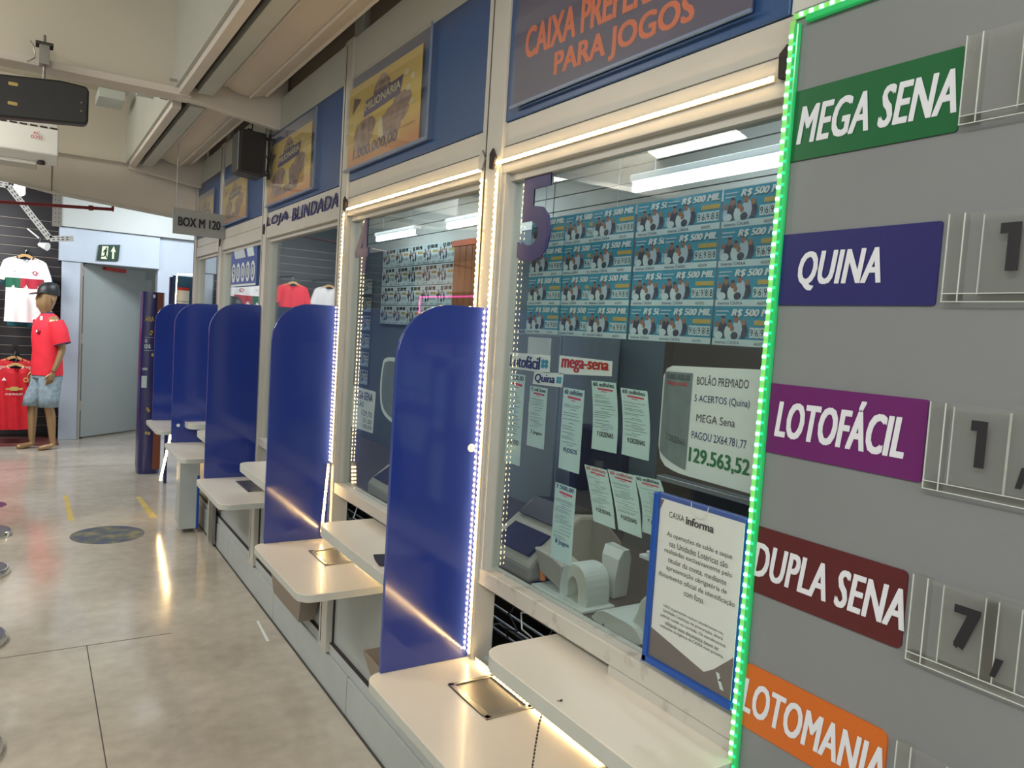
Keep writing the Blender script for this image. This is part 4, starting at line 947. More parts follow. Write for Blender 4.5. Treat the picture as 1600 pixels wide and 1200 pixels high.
# ------------------------------------------------------------------ speaker, signs, monitor, air conditioner
t = thing('wall_speaker', 'black wall speaker on a bracket between the raffle posters', 'speaker', (1.0, 4.3, 2.35))
MB().prism([(.915, 2.365), (1.05, 2.350), (1.062, 2.365), (1.062, 2.585), (.93, 2.59), (.915, 2.575)], YP(4.27), 0, .15, black).obj('cabinet', t, .006)
MB().prism([(.925, 2.378), (1.045, 2.366), (1.052, 2.572), (.93, 2.578)], YP(4.262), 0, .01, blackcloth).obj('grille', t, .003)
m = MB(); m.box(1.06, 1.10, 4.33, 4.345, 2.565, 2.58, black); m.box(1.06, 1.10, 4.33, 4.345, 2.37, 2.385, black); m.box(1.088, 1.10, 4.325, 4.35, 2.355, 2.60, black); m.box(.975, 1.0, 4.33, 4.36, 2.585, 2.61, black); m.obj('bracket', t, .002)
m = MB(); m.path([(1.0, 4.34, 2.60), (1.0, 4.34, 2.66), (1.02, 4.33, 2.72)], .003, black); m.path([(1.062, 4.33, 2.50), (1.085, 4.32, 2.46), (1.08, 4.32, 2.40), (1.063, 4.33, 2.37)], .003, black); m.obj('cable', t)
t = thing('hanging_sign', 'grey hanging sign reading BOX M 120', 'sign', (.95, 5.5, 2.11))
MB().prism([(.782, 2.113), (1.108, 2.111), (1.106, 2.272), (.780, 2.281)], YP(5.48), 0, .012, greysign).obj('plate', t, .001)
m = MB(); text(m, 'BOX M 120', YP(5.477), .812, 1.078, 2.166, 2.226, inkd, 0, .03); m.obj('lettering', t)
m = MB(); m.cyl((.80, 5.486, 2.28), (.80, 5.486, 2.70), .0015, .0015, wire, 6); m.cyl((1.09, 5.486, 2.27), (1.09, 5.486, 2.66), .0015, .0015, wire, 6); m.obj('hanging_wire', t)
t = thing('exit_sign', 'green emergency exit sign with running figure and up arrow above the door', 'sign', (.78, 10.34, 2.15))
MB().prism([(.655, 2.148), (.885, 2.164), (.90, 2.358), (.675, 2.333)], YP(10.335), 0, .01, exitg).obj('plate', t, .001)
m = MB(); f = YP(10.332)
m.add([f(.70, 2.17), f(.765, 2.172), f(.775, 2.325), f(.71, 2.318)], [(0, 1, 2, 3)], exitl)
m.add([f(.815, 2.18), f(.835, 2.18), f(.838, 2.27), f(.855, 2.262), f(.832, 2.335), f(.798, 2.262), f(.817, 2.27)], [(0, 1, 2, 3, 4, 5, 6)], exitl); m.obj('arrow_and_doorway', t)
m = MB(); f = YP(10.329); ell(m, f, .755, 2.30, .010, .012, exitg, 8)
m.add([f(.735, 2.23), f(.752, 2.225), f(.765, 2.285), f(.738, 2.288)], [(0, 1, 2, 3)], exitg); m.add([f(.735, 2.235), f(.752, 2.225), f(.772, 2.185), f(.760, 2.18), f(.742, 2.215)], [(0, 1, 2, 3, 4)], exitg)
m.add([f(.740, 2.232), f(.728, 2.210), f(.695, 2.205), f(.695, 2.196), f(.735, 2.198), f(.750, 2.225)], [(0, 1, 2, 3, 4, 5)], exitg); m.add([f(.738, 2.285), f(.718, 2.25), f(.724, 2.245), f(.745, 2.27)], [(0, 1, 2, 3)], exitg); m.obj('running_figure', t)
t = thing('hanging_monitor', 'black rounded slab monitor hanging from the cross beam at top left', 'monitor', (-.1, 4.05, 2.4))
pts = [(-.75, 2.35), (-.10, 2.385), (.195, 2.412), (.207, 2.425), (.208, 2.565), (.195, 2.580), (.10, 2.585), (-.13, 2.562), (-.75, 2.50)]
MB().prism(pts, YP(4.0), 0, .07, black).obj('housing', t, .012)
for (a, b) in ((-.095, 2.522), (-.096, 2.44)): MB().prism(roundrect(a, a + .035, b, b + .014, .004, 3), YP(3.998), 0, .003, goldm).obj('indicator', t)
for (a, b) in ((.178, 2.505), (.178, 2.468)): MB().cyl((a, 3.998, b), (a, 4.001, b), .003, .003, goldm, 8).obj('screw', t)
m = MB(); m.box(.015, .055, 4.10, 4.16, 2.665, 2.755, steel_d); m.cyl((.035, 4.13, 2.57), (.035, 4.13, 2.80), .006, .006, steel_d, 8); m.box(.0, .07, 4.09, 4.17, 2.75, 2.76, gap); m.path([(-.02, 4.12, 2.76), (-.005, 4.12, 2.74), (0, 4.12, 2.69), (-.03, 4.12, 2.665)], .003, black); m.obj('clamp', t, .002)
t = thing('air_conditioner', 'white split air conditioner marked AC 070 below the ceiling', 'air conditioner', (-.2, 5.95, 2.54))
pts = [(5.85, 2.56), (5.87, 2.72), (5.95, 2.77), (6.10, 2.77), (6.10, 2.53), (5.95, 2.505)]
MB().prism(pts, lambda a, b, dd: (dd, a, b), -.8, .138, white).obj('casing', t, .008)
m = MB()
for k in range(7): m.box(-.24 + k * .055, -.20 + k * .055, 5.880, 5.89, 2.725, 2.738, gap)
m.obj('air_intake', t)
m = MB(); m.prism([(5.90, 2.49), (5.93, 2.515), (6.0, 2.49), (5.97, 2.465)], lambda a, b, dd: (dd, a, b), -.7, .02, alu); m.obj('louvre', t, .004)
m = MB(); m.cyl((.045, 5.93, 2.50), (.045, 5.93, 2.525), .022, .022, gap, 14); m.obj('sensor_dome', t)
m = MB(); text(m, 'AC', YP(5.847), -.003, .035, 2.672, 2.69, inkp, 0, .02); text(m, '070', YP(5.847), -.015, .047, 2.645, 2.665, inkp, 0, .01); m.obj('lettering', t)
# pipe, cable tray, bright lamp near the store
t = thing('fire_pipe', 'dark red sprinkler pipe crossing below the far beam', 'pipe', (.2, 7.5, 2.4))
MB().cyl((-2.0, 7.5, 2.28), (.58, 7.5, 2.445), .014, .014, redpipe, 12).obj('pipe', t)
m = MB(); m.cyl((.58, 7.5, 2.443), (.592, 7.5, 2.447), .019, .019, redpipe, 12); m.cyl((.587, 7.5, 2.445), (.587, 7.5, 2.485), .013, .009, redpipe, 12); m.obj('elbow', t)
m = MB(); m.cyl((.587, 7.5, 2.485), (.587, 7.5, 2.50), .006, .006, steel, 8); m.cyl((.587, 7.5, 2.50), (.587, 7.5, 2.503), .017, .017, steel, 12); m.obj('sprinkler_head', t)
m = MB(); m.cyl((.405, 7.5, 2.434), (.44, 7.5, 2.436), .022, .022, redpipe, 12); m.obj('coupling', t)
t = thing('cable_tray', 'perforated white cable tray slanting down in front of the store', 'cable tray', (0, 9, 2.4))
pts = [(-.45, 2.74), (-.20, 2.72), (.155, 2.25), (.36, 2.275)]
m = MB(); h = MB()
for (a0, b0), (a1, b1) in zip(pts[:-1], pts[1:]):
    dv = Vector((a1 - a0, 0, b1 - b0)); ln = dv.length; dv.normalize(); up = Vector((-dv.z, 0, dv.x))
    c = [Vector((a0, 9.0, b0)), Vector((a1, 9.0, b1))]
    vs = [c[0] - up * .028, c[1] - up * .028, c[1] + up * .028, c[0] + up * .028]
    vs = vs + [v + Vector((0, .02, 0)) for v in vs]
    m.add(vs, [(0, 1, 2, 3), (7, 6, 5, 4), (0, 4, 5, 1), (2, 6, 7, 3), (1, 5, 6, 2), (0, 3, 7, 4)], white)
    k = .02
    while k < ln - .03:
        for o_ in (-.011, .011):
            p = c[0] + dv * k + up * o_; q = p + dv * .022
            h.add([p - up * .004 - Vector((0, .001, 0)), q - up * .004 - Vector((0, .001, 0)), q + up * .004 - Vector((0, .001, 0)), p + up * .004 - Vector((0, .001, 0))], [(0, 1, 2, 3)], gap)
        k += .04
m.obj('tray', t); tag(h.obj('slot', t), kind='stuff')
t = thing('spot_lamp', 'glaring white spot lamp under the far bulkhead at the store', 'lamp', (-.11, 9.2, 2.7))
m = MB(); m.cyl((-.11, 9.2, 2.69), (-.11, 9.14, 2.74), .05, .05, tubem, 16); m.obj('bulb', t); m = MB(); m.cyl((-.11, 9.205, 2.76), (-.11, 9.205, 3.18), .012, .012, white, 10); m.obj('stem', t)
t = thing('spot_lamp', 'small white clip lamp above the white shirt', 'lamp', (.09, 9.9, 2.3))
m = MB(); m.cyl((.07, 9.9, 2.24), (.15, 9.84, 2.22), .022, .045, white, 14); m.obj('shade', t); m = MB(); m.cyl((-.04, 9.93, 2.40), (.09, 9.9, 2.29), .008, .008, white, 8); m.cyl((.09, 9.9, 2.30), (.09, 10.6, 2.30), .006, .006, black, 8); m.cyl((.09, 9.9, 2.31), (.07, 9.9, 2.20), .02, .02, black, 10); m.obj('arm', t)

# ------------------------------------------------------------------ column display and lit panel at the far end
t = thing('display_column', 'dark blue cardboard display column with coins, beside the farthest divider', 'display', (1.02, 8.2, 0))
o = curve_outline([(.905, 8.12), (.93, 8.08), (1.03, 8.07), (1.09, 8.10), (1.12, 8.22), (1.08, 8.34), (.95, 8.34), (.90, 8.24)], 4)
def cs(z, k=1): return [(1.0 + (a - 1.0) * k, 8.2 + (b - 8.2) * k, z) for a, b in o]
MB().loft([cs(0, .93), cs(.08, 1.02), cs(.9, 1), cs(1.775, .97)], totemm).obj('body', t)
MB().prism([(1.032, .05), (1.10, .05), (1.085, 1.77), (1.035, 1.77)], YP(8.062), 0, .01, totemc).obj('reflection_strip', t)  # strip paints the warm LED reflection along the column edge
m = MB(); f = YP(8.058)
for (a, b) in ((.985, 1.375), (.985, .63), (.97, .41), (.995, .405), (1.005, 1.17), (.99, 1.39), (.975, .645)): ell(m, f, a, b, .012, .018, goldm, 7)
m.add([f(.915, .85), f(.962, .85), f(.962, .965), f(.915, .965)], [(0, 1, 2, 3)], tealw)
m.add([f(.93, 1.335), f(1.01, 1.335), f(1.01, 1.338), f(.93, 1.338)], [(0, 1, 2, 3)], tealw); m.add([f(.93, 1.21), f(1.01, 1.21), f(1.01, 1.213), f(.93, 1.213)], [(0, 1, 2, 3)], tealw); m.obj('printed_coin', t)
m = MB(); text(m, 'ÁRIA', f, .93, 1.01, 1.49, 1.55, goldm, 0, .01); text(m, 'O', f, .935, .955, 1.285, 1.32, tealw, 0, .03); text(m, 'QUI.', f, .93, .99, 1.225, 1.27, tealw, 0, .03); text(m, 'caixa', f, .92, .965, 1.02, 1.05, tealw, 0, .02); ell(m, f, 1.005, 1.735, .012, .018, tealw, 8); m.obj('lettering', t)
t = thing('lit_notice_board', 'blue notice board with white sheets framed by warm LEDs beyond the last window', 'board', (1.2, 7.6, 0))
MB().box(1.10, 1.36, 7.62, 7.64, 1.2, 1.93, mat('notice_blue', (44, 84, 122), .4)).obj('backboard', t, .003)
MB().box(1.075, 1.10, 7.60, 7.65, .0, 1.915, totemm).obj('side_upright', t, .003)
MB().box(1.135, 1.245, 7.612, 7.619, 1.70, 1.80, paper).obj('sheet', t); MB().box(1.135, 1.245, 7.612, 7.619, 1.585, 1.695, paper).obj('sheet', t)
MB().box(1.135, 1.245, 7.611, 7.619, 1.80, 1.825, inkr).obj('red_header', t)
m = MB()
for k in range(5): ell(m, YP(7.613), 1.285, 1.85 - k * .055, .010, .014, tealw, 8)
m.obj('round_mark', t)
led_strip('warm LED strip along the top of the far notice board', (1.13, 7.60, 1.945), (1.36, 7.60, 1.955), (0, -1, 0), warm, warmsl)
led_strip('warm LED strip down the left side of the far notice board', (1.125, 7.60, 1.60), (1.132, 7.60, 1.935), (0, -1, 0), warm, warmsl)

# ------------------------------------------------------------------ floor items
t = thing('floor_sticker', 'worn round dark sticker on the aisle floor', 'sticker', (.49, 5.95, 0))
MB().cyl((.49, 5.95, .0), (.49, 5.95, .0012), .235, .235, sticker, 40).obj('disc', t)
t = thing('floor_sticker', 'small round purple sticker on the floor at the left edge', 'sticker', (-.25, 7.1, 0))
MB().cyl((-.26, 7.1, .0), (-.26, 7.1, .0012), .13, .13, mat('sticker_purple', (96, 52, 92), .4), 30).obj('disc', t)
for i, (vv) in enumerate(([(.262, 7.30), (.292, 7.30), (.305, 6.42), (.265, 6.42)], [(.79, 7.10), (.825, 7.10), (.86, 6.33), (.81, 6.33)])):
    t = thing('tape_mark', 'strip of yellow tape on the floor, %s' % ('left one' if i == 0 else 'right one nearer the counter'), 'tape', (vv[0][0], vv[0][1], 0), 'yellow floor tape')
    MB().prism(vv, lambda a, b, dd: (a, b, dd), 0, .0008, yellowt).obj('tape', t)
for i, (x, y) in enumerate(((-.235, 6.16), (-.228, 5.28), (-.215, 4.20), (-.205, 3.14))):
    t = thing('queue_post', 'chrome queue post base at the left edge, %s' % ['farthest', 'second farthest', 'second nearest', 'nearest'][i], 'queue post', (x, y, 0), 'queue post bases')
    n = 32
    def rg(z, r0): return [(x + r0 * math.cos(2 * PI * k / n), y + r0 * math.sin(2 * PI * k / n), z) for k in range(n)]
    MB().loft([rg(0, .150), rg(.030, .150), rg(.040, .144)], chrome, True).obj('rim', t)
    MB().loft([rg(.040, .140), rg(.046, .125), rg(.050, .03)], mat('post_base_top', (92, 92, 104), .4) if 'post_base_top' not in MATS else MATS['post_base_top'], True).obj('base_cover', t)
    MB().cyl((x - .1, y, .05), (x - .1, y, .95), .022, .022, chrome, 14).obj('tube', t)
t = thing('paper_scrap', 'thin white scrap lying on the floor by the plinth', 'scrap', (1.03, 3.75, 0))
MB().prism([(1.035, 3.98), (1.045, 3.98), (1.03, 3.70), (1.015, 3.70)], lambda a, b, dd: (a, b, dd), 0, .002, paper).obj('scrap', t)

# ------------------------------------------------------------------ football shirts on hangers
def shirt(cx, y, zt, s, name, label, body, sleeve=None, collar=None, extras=None, group='shirts on hangers', hang='wooden hanger of the shirt'):
    t = thing(name, label, 'shirt', (cx, y, zt - .75 * s), group)
    K = [(-.075, 0), (-.17, -.035), (-.205, -.06), (-.25, -.20), (-.262, -.265), (-.19, -.28), (-.178, -.22), (-.178, -.5), (-.19, -.72), (0, -.735), (.19, -.72), (.178, -.5), (.178, -.22), (.19, -.28), (.262, -.265), (.25, -.20), (.205, -.06), (.17, -.035), (.075, 0), (.05, -.045), (0, -.06), (-.05, -.045)]
    P3 = [(cx + a * s, zt + b * s) for a, b in K]
    m = MB(); bod = P3[7:12] + [P3[12], P3[17], P3[18], P3[19], P3[20], P3[21], P3[0], P3[1], P3[6]]
    m = MB()
    # torso as a vertically corrugated front so the cloth drapes
    rows = [(-.002, .078), (-.035, .172), (-.10, .180), (-.22, .178), (-.4, .178), (-.55, .182), (-.735, .19)]
    N = 24; vs = []; 
    for zz_, hw in rows:
        for k in range(N + 1):
            u = -1 + 2 * k / N; dz = 0
            if zz_ > -.03: dz = -.055 * math.cos(u * PI / 2)
            fold = .012 * math.sin(u * 9 + zz_ * 4) * min(1, -zz_ * 3) + .03 * (u * u)
            vs.append((cx + u * hw * s, y - .03 + fold, zt + (zz_ + dz) * s))
    nb = len(vs); vs += [(a, b + .035 - 2 * 0, c) for a, b, c in vs]
    fs = []
    for rr_ in range(len(rows) - 1):
        for k in range(N):
            a = rr_ * (N + 1) + k; fs.append((a, a + 1, a + N + 2, a + N + 1)); fs.append((nb + a, nb + a + N + 1, nb + a + N + 2, nb + a + 1))
    m.add(vs, fs, body, True); m.obj('torso', t)
    for sgn in (-1, 1):
        q = MB(); pp = [(sgn * .165, -.03), (sgn * .205, -.06), (sgn * .25, -.20), (sgn * .262, -.265), (sgn * .19, -.28), (sgn * .165, -.20)]
        q.prism([(cx + a * s, zt + b * s) for a, b in pp], YP(y - .005), 0, .03, sleeve or body); q.obj('sleeve', t, .008)
    q = MB(); q.path([(cx + .078 * s * math.cos(PI * k / 8), y - .02, zt - .004 - .058 * s * math.sin(PI * k / 8)) for k in range(9)], .006, collar or body); q.obj('collar', t)
    q = MB(); q.add([(cx - .07 * s, y + .02, zt), (cx + .07 * s, y + .02, zt), (cx + .06 * s, y + .02, zt - .045 * s), (cx - .06 * s, y + .02, zt - .045 * s)], [(0, 1, 2, 3)], shirtnavy); q.obj('back_neck', t)
    if extras: extras(t, cx, y - .052, zt, s)
    h = thing('coat_hanger', 'wooden hanger holding the ' + ' '.join(label.split()[:8]), 'hanger', (cx, y, zt), 'shirt hangers')
    q = MB(); q.prism([(cx - .15 * s, zt - .045 * s), (cx - .03, zt + .025), (cx + .03, zt + .025), (cx + .15 * s, zt - .045 * s), (cx + .14 * s, zt - .055 * s), (cx, zt + .0), (cx - .14 * s, zt - .055 * s)], YP(y - .012), 0, .014, wood); q.obj('hanger_bar', h, .003)
    q = MB(); q.path([(cx, y, zt + .02), (cx, y, zt + .06), (cx + .012, y, zt + .075), (cx + .005, y + .02, zt + .09)], .003, chrome); q.obj('hook', h)
    return t
def ex_nat(t, cx, y, zt, s):
    f = YP(y)
    m = MB()
    N = 10
    for (u0, u1, mm) in ((-.178, -.04, shirtgreen), (-.04, .178, shirtcrim)):
        vs = []; 
        for k in range(N + 1):
            u = (u0 + (u1 - u0) * k / N) ; un = u / .178; fold = .012 * math.sin(un * 9 - 1.1) * .8 + .03 * un * un
            vs += [(cx + u * s, y + .052 - .0325 + fold, zt - .245 * s), (cx + u * s, y + .052 - .0325 + fold, zt - .355 * s)]
        m.add(vs, [(2 * k, 2 * k + 1, 2 * k + 3, 2 * k + 2) for k in range(N)], mm)
    m.obj('chest_band', t)
    m = MB(); f = YP(y + .012)
    m.add([f(cx - .11 * s, zt - .165 * s), f(cx - .10 * s, zt - .172 * s), f(cx - .065 * s, zt - .155 * s), f(cx - .10 * s, zt - .180 * s)], [(0, 1, 2, 3)], inkd); m.obj('tick_mark', t)
    m = MB(); ell(m, f, cx + .095 * s, zt - .18 * s, .022 * s, .026 * s, shirtcrim, 8); m.add([f(cx + .06 * s, zt - .17 * s), f(cx + .13 * s, zt - .17 * s), f(cx + .13 * s, zt - .178 * s), f(cx + .06 * s, zt - .178 * s)], [(0, 1, 2, 3)], shirtcrim); ell(m, YP(y + .010), cx + .095 * s, zt - .18 * s, .012 * s, .015 * s, shirtwhite, 8); m.obj('crest', t)
shirt(-.055, 10.0, 2.10, .98, 'football_shirt', 'white football shirt with a green and crimson chest band', shirtwhite, None, shirtnavy, ex_nat)
shirt(-.03, 10.2, 2.05, .98, 'football_shirt', 'teal patterned shirt hanging behind the white banded shirt', shirtteal)
def ex_red(t, cx, y, zt, s):
    f = YP(y - .002); m = MB(); g_ = f
    for k in range(3):
        m.add([(cx + (-.10 - k * .022) * s, y + .01, zt - .005), (cx + (-.11 - k * .022) * s, y + .01, zt - .005), (cx + (-.19 - k * .022) * s, y + .035, zt - .08), (cx + (-.18 - k * .022) * s, y + .035, zt - .08)], [(0, 1, 2, 3)], shirtwhite)
        m.add([(cx + (.10 + k * .022) * s, y + .01, zt - .005), (cx + (.11 + k * .022) * s, y + .01, zt - .005), (cx + (.19 + k * .022) * s, y + .035, zt - .08), (cx + (.18 + k * .022) * s, y + .035, zt - .08)], [(0, 1, 2, 3)], shirtwhite)
    m.obj('shoulder_stripe', t)
    m = MB(); ell(m, f, cx + .10 * s, zt - .16 * s, .026 * s, .030 * s, goldm, 10); ell(m, YP(y - .003), cx + .10 * s, zt - .16 * s, .016 * s, .018 * s, shirtred2, 8)
    m.add([f(cx - .13 * s, zt - .17 * s), f(cx - .085 * s, zt - .17 * s), f(cx - .107 * s, zt - .135 * s)], [(0, 1, 2)], shirtwhite); m.obj('crest', t)
    m = MB(); x0 = cx - .01 * s; z0 = zt - .265 * s
    m.add([f(x0 - .08 * s, z0 + .004), f(x0 - .035 * s, z0 + .012), f(x0 - .035 * s, z0 + .024), f(x0 + .035 * s, z0 + .024), f(x0 + .035 * s, z0 + .012), f(x0 + .085 * s, z0 + .012), f(x0 + .08 * s, z0 - .010), f(x0 + .035 * s, z0 - .010), f(x0 + .035 * s, z0 - .022), f(x0 - .035 * s, z0 - .022), f(x0 - .035 * s, z0 - .010), f(x0 - .08 * s, z0 - .010)], [tuple(range(12))], goldm); m.obj('cross_emblem', t)
    m = MB(); text(m, 'CHEVROLET', f, x0 - .085 * s, x0 + .085 * s, zt - .335 * s, zt - .315 * s, shirtwhite, 0, .01); m.obj('lettering', t)
shirt(-.125, 10.08, .895, .98, 'football_shirt', 'dark red football shirt with white shoulder stripes and a gold cross emblem', shirtred2, None, shirtwhite, ex_red)
shirt(-.14, 10.22, .965, .98, 'football_shirt', 'plain dark red shirt hanging behind the gold emblem shirt', shirtred2)
shirt(-.60, 9.95, 2.06, .95, 'football_shirt', 'red football shirt mirrored in window three', shirtred)
shirt(-1.08, 9.95, 2.06, .95, 'football_shirt', 'pale shirt mirrored in window three beside the red one', shirtwhite)
for i, (x, z, y0) in enumerate(((-.055, 2.19, 10.0), (-.03, 2.14, 10.2), (-.125, .985, 10.08), (-.14, 1.055, 10.22), (-.6, 2.15, 9.95), (-1.08, 2.15, 9.95))):
    t = thing('display_arm', 'black slatwall arm holding the %s' % ['white banded shirt', 'teal shirt', 'gold emblem shirt', 'plain dark red shirt', 'mirrored red shirt', 'mirrored pale shirt'][i], 'hook', (x, 10.5, z), 'slatwall arms')
    MB().cyl((x, 10.60, z + .01), (x, y0 - .04, z + .003), .006, .006, black, 8).obj('arm', t)
    MB().box(x - .03, x + .03, 10.585, 10.60, z - .03, z + .04, black).obj('mount', t)

# ------------------------------------------------------------------ mannequin
fw = Vector((-.90, -.436, 0)); lf = Vector((.436, -.90, 0)); base = Vector((.170, 9.80, 0)); S = .988
def W(f_, l_, z): return base + (fw * f_ + lf * l_) * S + Vector((0, 0, z * S))
mq = thing('mannequin', 'gold tan shop mannequin in red shirt, denim shorts and black cap by the pillar', 'mannequin', tuple(base))
verts = []; edges = []; rad = []
def jt(f_, l_, z, r0, par=None, r1=None):
    verts.append(W(f_, l_, z)); rad.append((r0, r1 or r0)); i = len(verts) - 1
    if par is not None: edges.append((par, i))
    return i
pelvis = jt(0, 0, .92, .11, None, .13)
w_ = jt(0, 0, 1.05, .095, pelvis, .12); ch = jt(.01, 0, 1.28, .10, w_, .14); sh = jt(0, 0, 1.43, .085, ch, .12); nk = jt(.0, 0, 1.50, .05, sh); nk2 = jt(.015, 0, 1.56, .048, nk)
for sgn in (-1, 1):
    a = jt(0, sgn * .155, 1.425, .055, sh); bb = jt(-.01 if sgn > 0 else .0, sgn * .175, 1.36, .05, a)
    e = jt(-.055, sgn * .20, 1.13, .038, bb); f = jt(-.01, sgn * .20, .99, .033, e); wr_ = jt(.04, sgn * .195, .87, .024, f)
    hp = jt(.02, sgn * .085, .86, .09, pelvis); kn = jt(.03 if sgn > 0 else .10, sgn * .10, .50, .052, hp); cf = jt(.0 if sgn > 0 else .10, sgn * .10, .36, .052, kn); an = jt(-.02 if sgn > 0 else .10, sgn * .10, .09, .032, cf)
    hl = jt(-.03 if sgn > 0 else .09, sgn * .10, .045, .034, an); to = jt(.14 if sgn > 0 else .26, sgn * .11, .022, .026, hl, .036)
me = bpy.data.meshes.new('body'); me.from_pydata([tuple(v - base) for v in verts], edges, [])
body = bpy.data.objects.new('body', me); COL.objects.link(body); body.parent = mq
sk = body.modifiers.new('skin', 'SKIN'); sk.use_smooth_shade = True
for i, (a, b) in enumerate(rad): me.skin_vertices[0].data[i].radius = (a, b)
me.skin_vertices[0].data[0].use_root = True
sb = body.modifiers.new('sub', 'SUBSURF'); sb.levels = 2; sb.render_levels = 2
me.materials.append(gold)
def ering(c, rx, ry, z, n=20, tilt=0):
    return [tuple(W(c[0] + rx * math.cos(2 * PI * k / n), c[1] + ry * math.sin(2 * PI * k / n), z + tilt * math.cos(2 * PI * k / n))) for k in range(n)]
# head: egg with a featureless face, chin forward
hr = [(1.515, .03, .05, .045), (1.55, .035, .062, .055), (1.58, .040, .085, .066), (1.62, .035, .095, .074), (1.67, .025, .102, .078), (1.73, .015, .104, .079), (1.79, .005, .09, .070), (1.82, 0, .055, .045), (1.832, 0, .015, .015)]
m = MB(); m.loft([ering((c, 0), rx, ry, z, 20) for z, c, rx, ry in hr], gold); m.obj('head', mq)
m = MB(); m.loft([ering((.128, 0), .002, .004, 1.70, 8), ering((.13, 0), .012, .012, 1.665, 8), ering((.125, 0), .016, .016, 1.655, 8), ering((.11, 0), .01, .01, 1.648, 8)], gold); m.obj('nose', mq)
for sgn in (-1, 1):
    m = MB(); m.loft([ering((-.01, sgn * .080), .008, .004, 1.635, 8), ering((-.012, sgn * .086), .020, .008, 1.665, 8), ering((-.015, sgn * .084), .016, .006, 1.69, 8)], gold); m.obj('ear', mq)
m = MB(); m.loft([ering((.005, 0), .112, .088, 1.72, 24, .012), ering((.0, 0), .113, .088, 1.765, 24, .006), ering((-.005, 0), .10, .078, 1.82, 24), ering((-.008, 0), .06, .05, 1.85, 24), ering((-.01, 0), .01, .01, 1.858, 24)], black); m.obj('cap', mq)
m = MB(); bp = [(.09, -.075), (.15, -.07), (.19, -.04), (.20, 0), (.19, .04), (.15, .07), (.09, .075)]
vs = [tuple(W(a, b, 1.735 - (a - .09) * .25)) for a, b in bp] + [tuple(W(a, b, 1.742 - (a - .09) * .25)) for a, b in bp]
m.add(vs, [tuple(range(7))[::-1], tuple(range(7, 14))] + [(k, (k + 1) % 7, 7 + (k + 1) % 7, 7 + k) for k in range(7)], black); m.obj('cap_brim', mq)
# shirt
m = MB()
m.loft([ering((.0, 0), .150, .178, .83), ering((.005, 0), .148, .178, .95), ering((.005, 0), .135, .172, 1.10), ering((.015, 0), .140, .172, 1.25), ering((.012, 0), .130, .178, 1.36), ering((.0, 0), .105, .172, 1.435), ering((.0, 0), .075, .11, 1.49), ering((.008, 0), .060, .068, 1.512)], shirtred, False); m.obj('football_shirt_torso', mq)
for sgn in (-1, 1):
    m = MB(); c0 = W(0, sgn * .15, 1.43); c1 = W(-.02, sgn * .19, 1.33); c2 = W(-.05, sgn * .205, 1.19); n = 16; rgs = []
    for c, r0, z_ in ((c0, .078, 1), (c1, .086, 1), (c2, .082, 1)):
        ax = (c2 - c0).normalized(); u = ax.orthogonal().normalized(); v = ax.cross(u); rgs.append([tuple(c + u * r0 * math.cos(2 * PI * k / n) + v * r0 * math.sin(2 * PI * k / n)) for k in range(n)])
    m.loft(rgs, shirtred, False); m.obj('sleeve', mq)
    m = MB(); c3 = c2 + (c2 - c1).normalized() * .012; r2 = []
    for c in (c2, c3):
        ax = (c2 - c0).normalized(); u = ax.orthogonal().normalized(); v = ax.cross(u); r2.append([tuple(c + u * .0835 * math.cos(2 * PI * k / n) + v * .0835 * math.sin(2 * PI * k / n)) for k in range(n)])
    m.loft(r2, shirtnavy, False); m.obj('cuff', mq)
m = MB(); m.loft([ering((.008, 0), .062, .070, 1.510), ering((.008, 0), .056, .062, 1.528)], shirtnavy, False); m.obj('collar', mq)
m = MB(); 
for k in range(10):
    pass
cpt = W(.142, .075, 1.315)
m.cyl(cpt - fw * .012, cpt + fw * .014, .026, .026, shirtcrim, 12); m.cyl(cpt + fw * .014, cpt + fw * .016, .015, .015, shirtwhite, 10); m.obj('crest', mq)
m = MB(); p = W(.09, .03, 1.47); m.box(p.x - .012, p.x + .014, p.y - .03, p.y - .026, p.z - .035, p.z + .01, paper); m.obj('price_tag', mq)
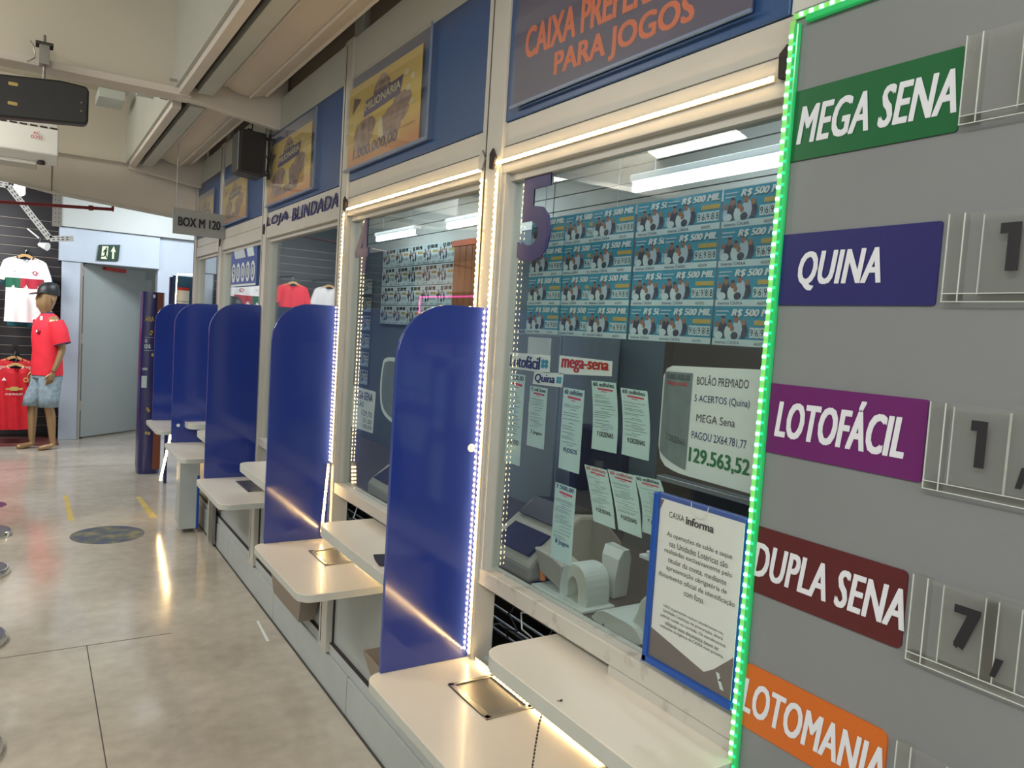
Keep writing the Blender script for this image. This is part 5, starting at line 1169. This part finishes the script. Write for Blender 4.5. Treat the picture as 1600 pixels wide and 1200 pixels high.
# shorts
m = MB()
m.loft([ering((.0, 0), .135, .165, .86), ering((.0, 0), .14, .17, .80)], denim, False)
for sgn in (-1, 1):
    kx = .03 if sgn > 0 else .10
    m.loft([ering((.0, sgn * .075), .125, .095, .82), ering((.015, sgn * .09), .115, .098, .72), ering((kx * .8, sgn * .10), .105, .095, .58), ering((kx, sgn * .10), .10, .092, .48), ering((kx, sgn * .10), .095, .087, .48)], denim, False)
m.obj('denim_shorts', mq)
# hands
for sgn in (-1, 1):
    pw = W(.04, sgn * .195, .87); dn = (W(.06, sgn * .185, .78) - pw).normalized(); sd = fw; nm = dn.cross(sd).normalized()
    m = MB(); n = 10; rg = []
    for t_, a_, b_ in ((0, .022, .016), (.03, .034, .016), (.07, .040, .015), (.085, .036, .012)):
        c = pw + dn * t_; rg.append([tuple(c + sd * a_ * math.cos(2 * PI * k / n) + nm * b_ * math.sin(2 * PI * k / n)) for k in range(n)])
    m.loft(rg, gold)
    for q_, (o_, ln) in enumerate(((-.028, .055), (-.010, .07), (.010, .075), (.028, .065))):
        a = pw + dn * .08 + sd * o_; b = a + dn * ln * .5 + nm * .006; c = b + dn * ln * .5 - fw * .006 + nm * .016
        m.cyl(a, b, .0095, .009, gold, 8); m.cyl(b, c, .009, .007, gold, 8)
    a = pw + dn * .025 + sd * .03; b = a + dn * .03 + sd * .022; c = b + dn * .03 + sd * .004
    m.cyl(a, b, .012, .010, gold, 8); m.cyl(b, c, .010, .008, gold, 8)
    m.obj('hand', mq)

# ------------------------------------------------------------------ opposite shop (seen only as reflections in the glass)
t = thing('neon_outline', 'pink neon outline mirrored in window four', 'neon', (-2.58, 9, 2))
MB().cyl((-2.58, 8.6, 2.04), (-2.58, 10.3, 2.04), .012, .012, pinkneon, 8).obj('tube', t)
MB().cyl((-2.58, 10.3, 2.04), (-2.58, 10.3, 1.7), .012, .012, pinkneon, 8).obj('tube', t)
t = thing('tan_poster', 'tan poster mirrored in window four', 'poster', (-2.59, 9.5, 2.1))
MB().box(-2.60, -2.585, 8.75, 10.5, 2.10, 2.50, tan).obj('print', t)

for o in bpy.data.objects:
    if '_o' in o: del o['_o']
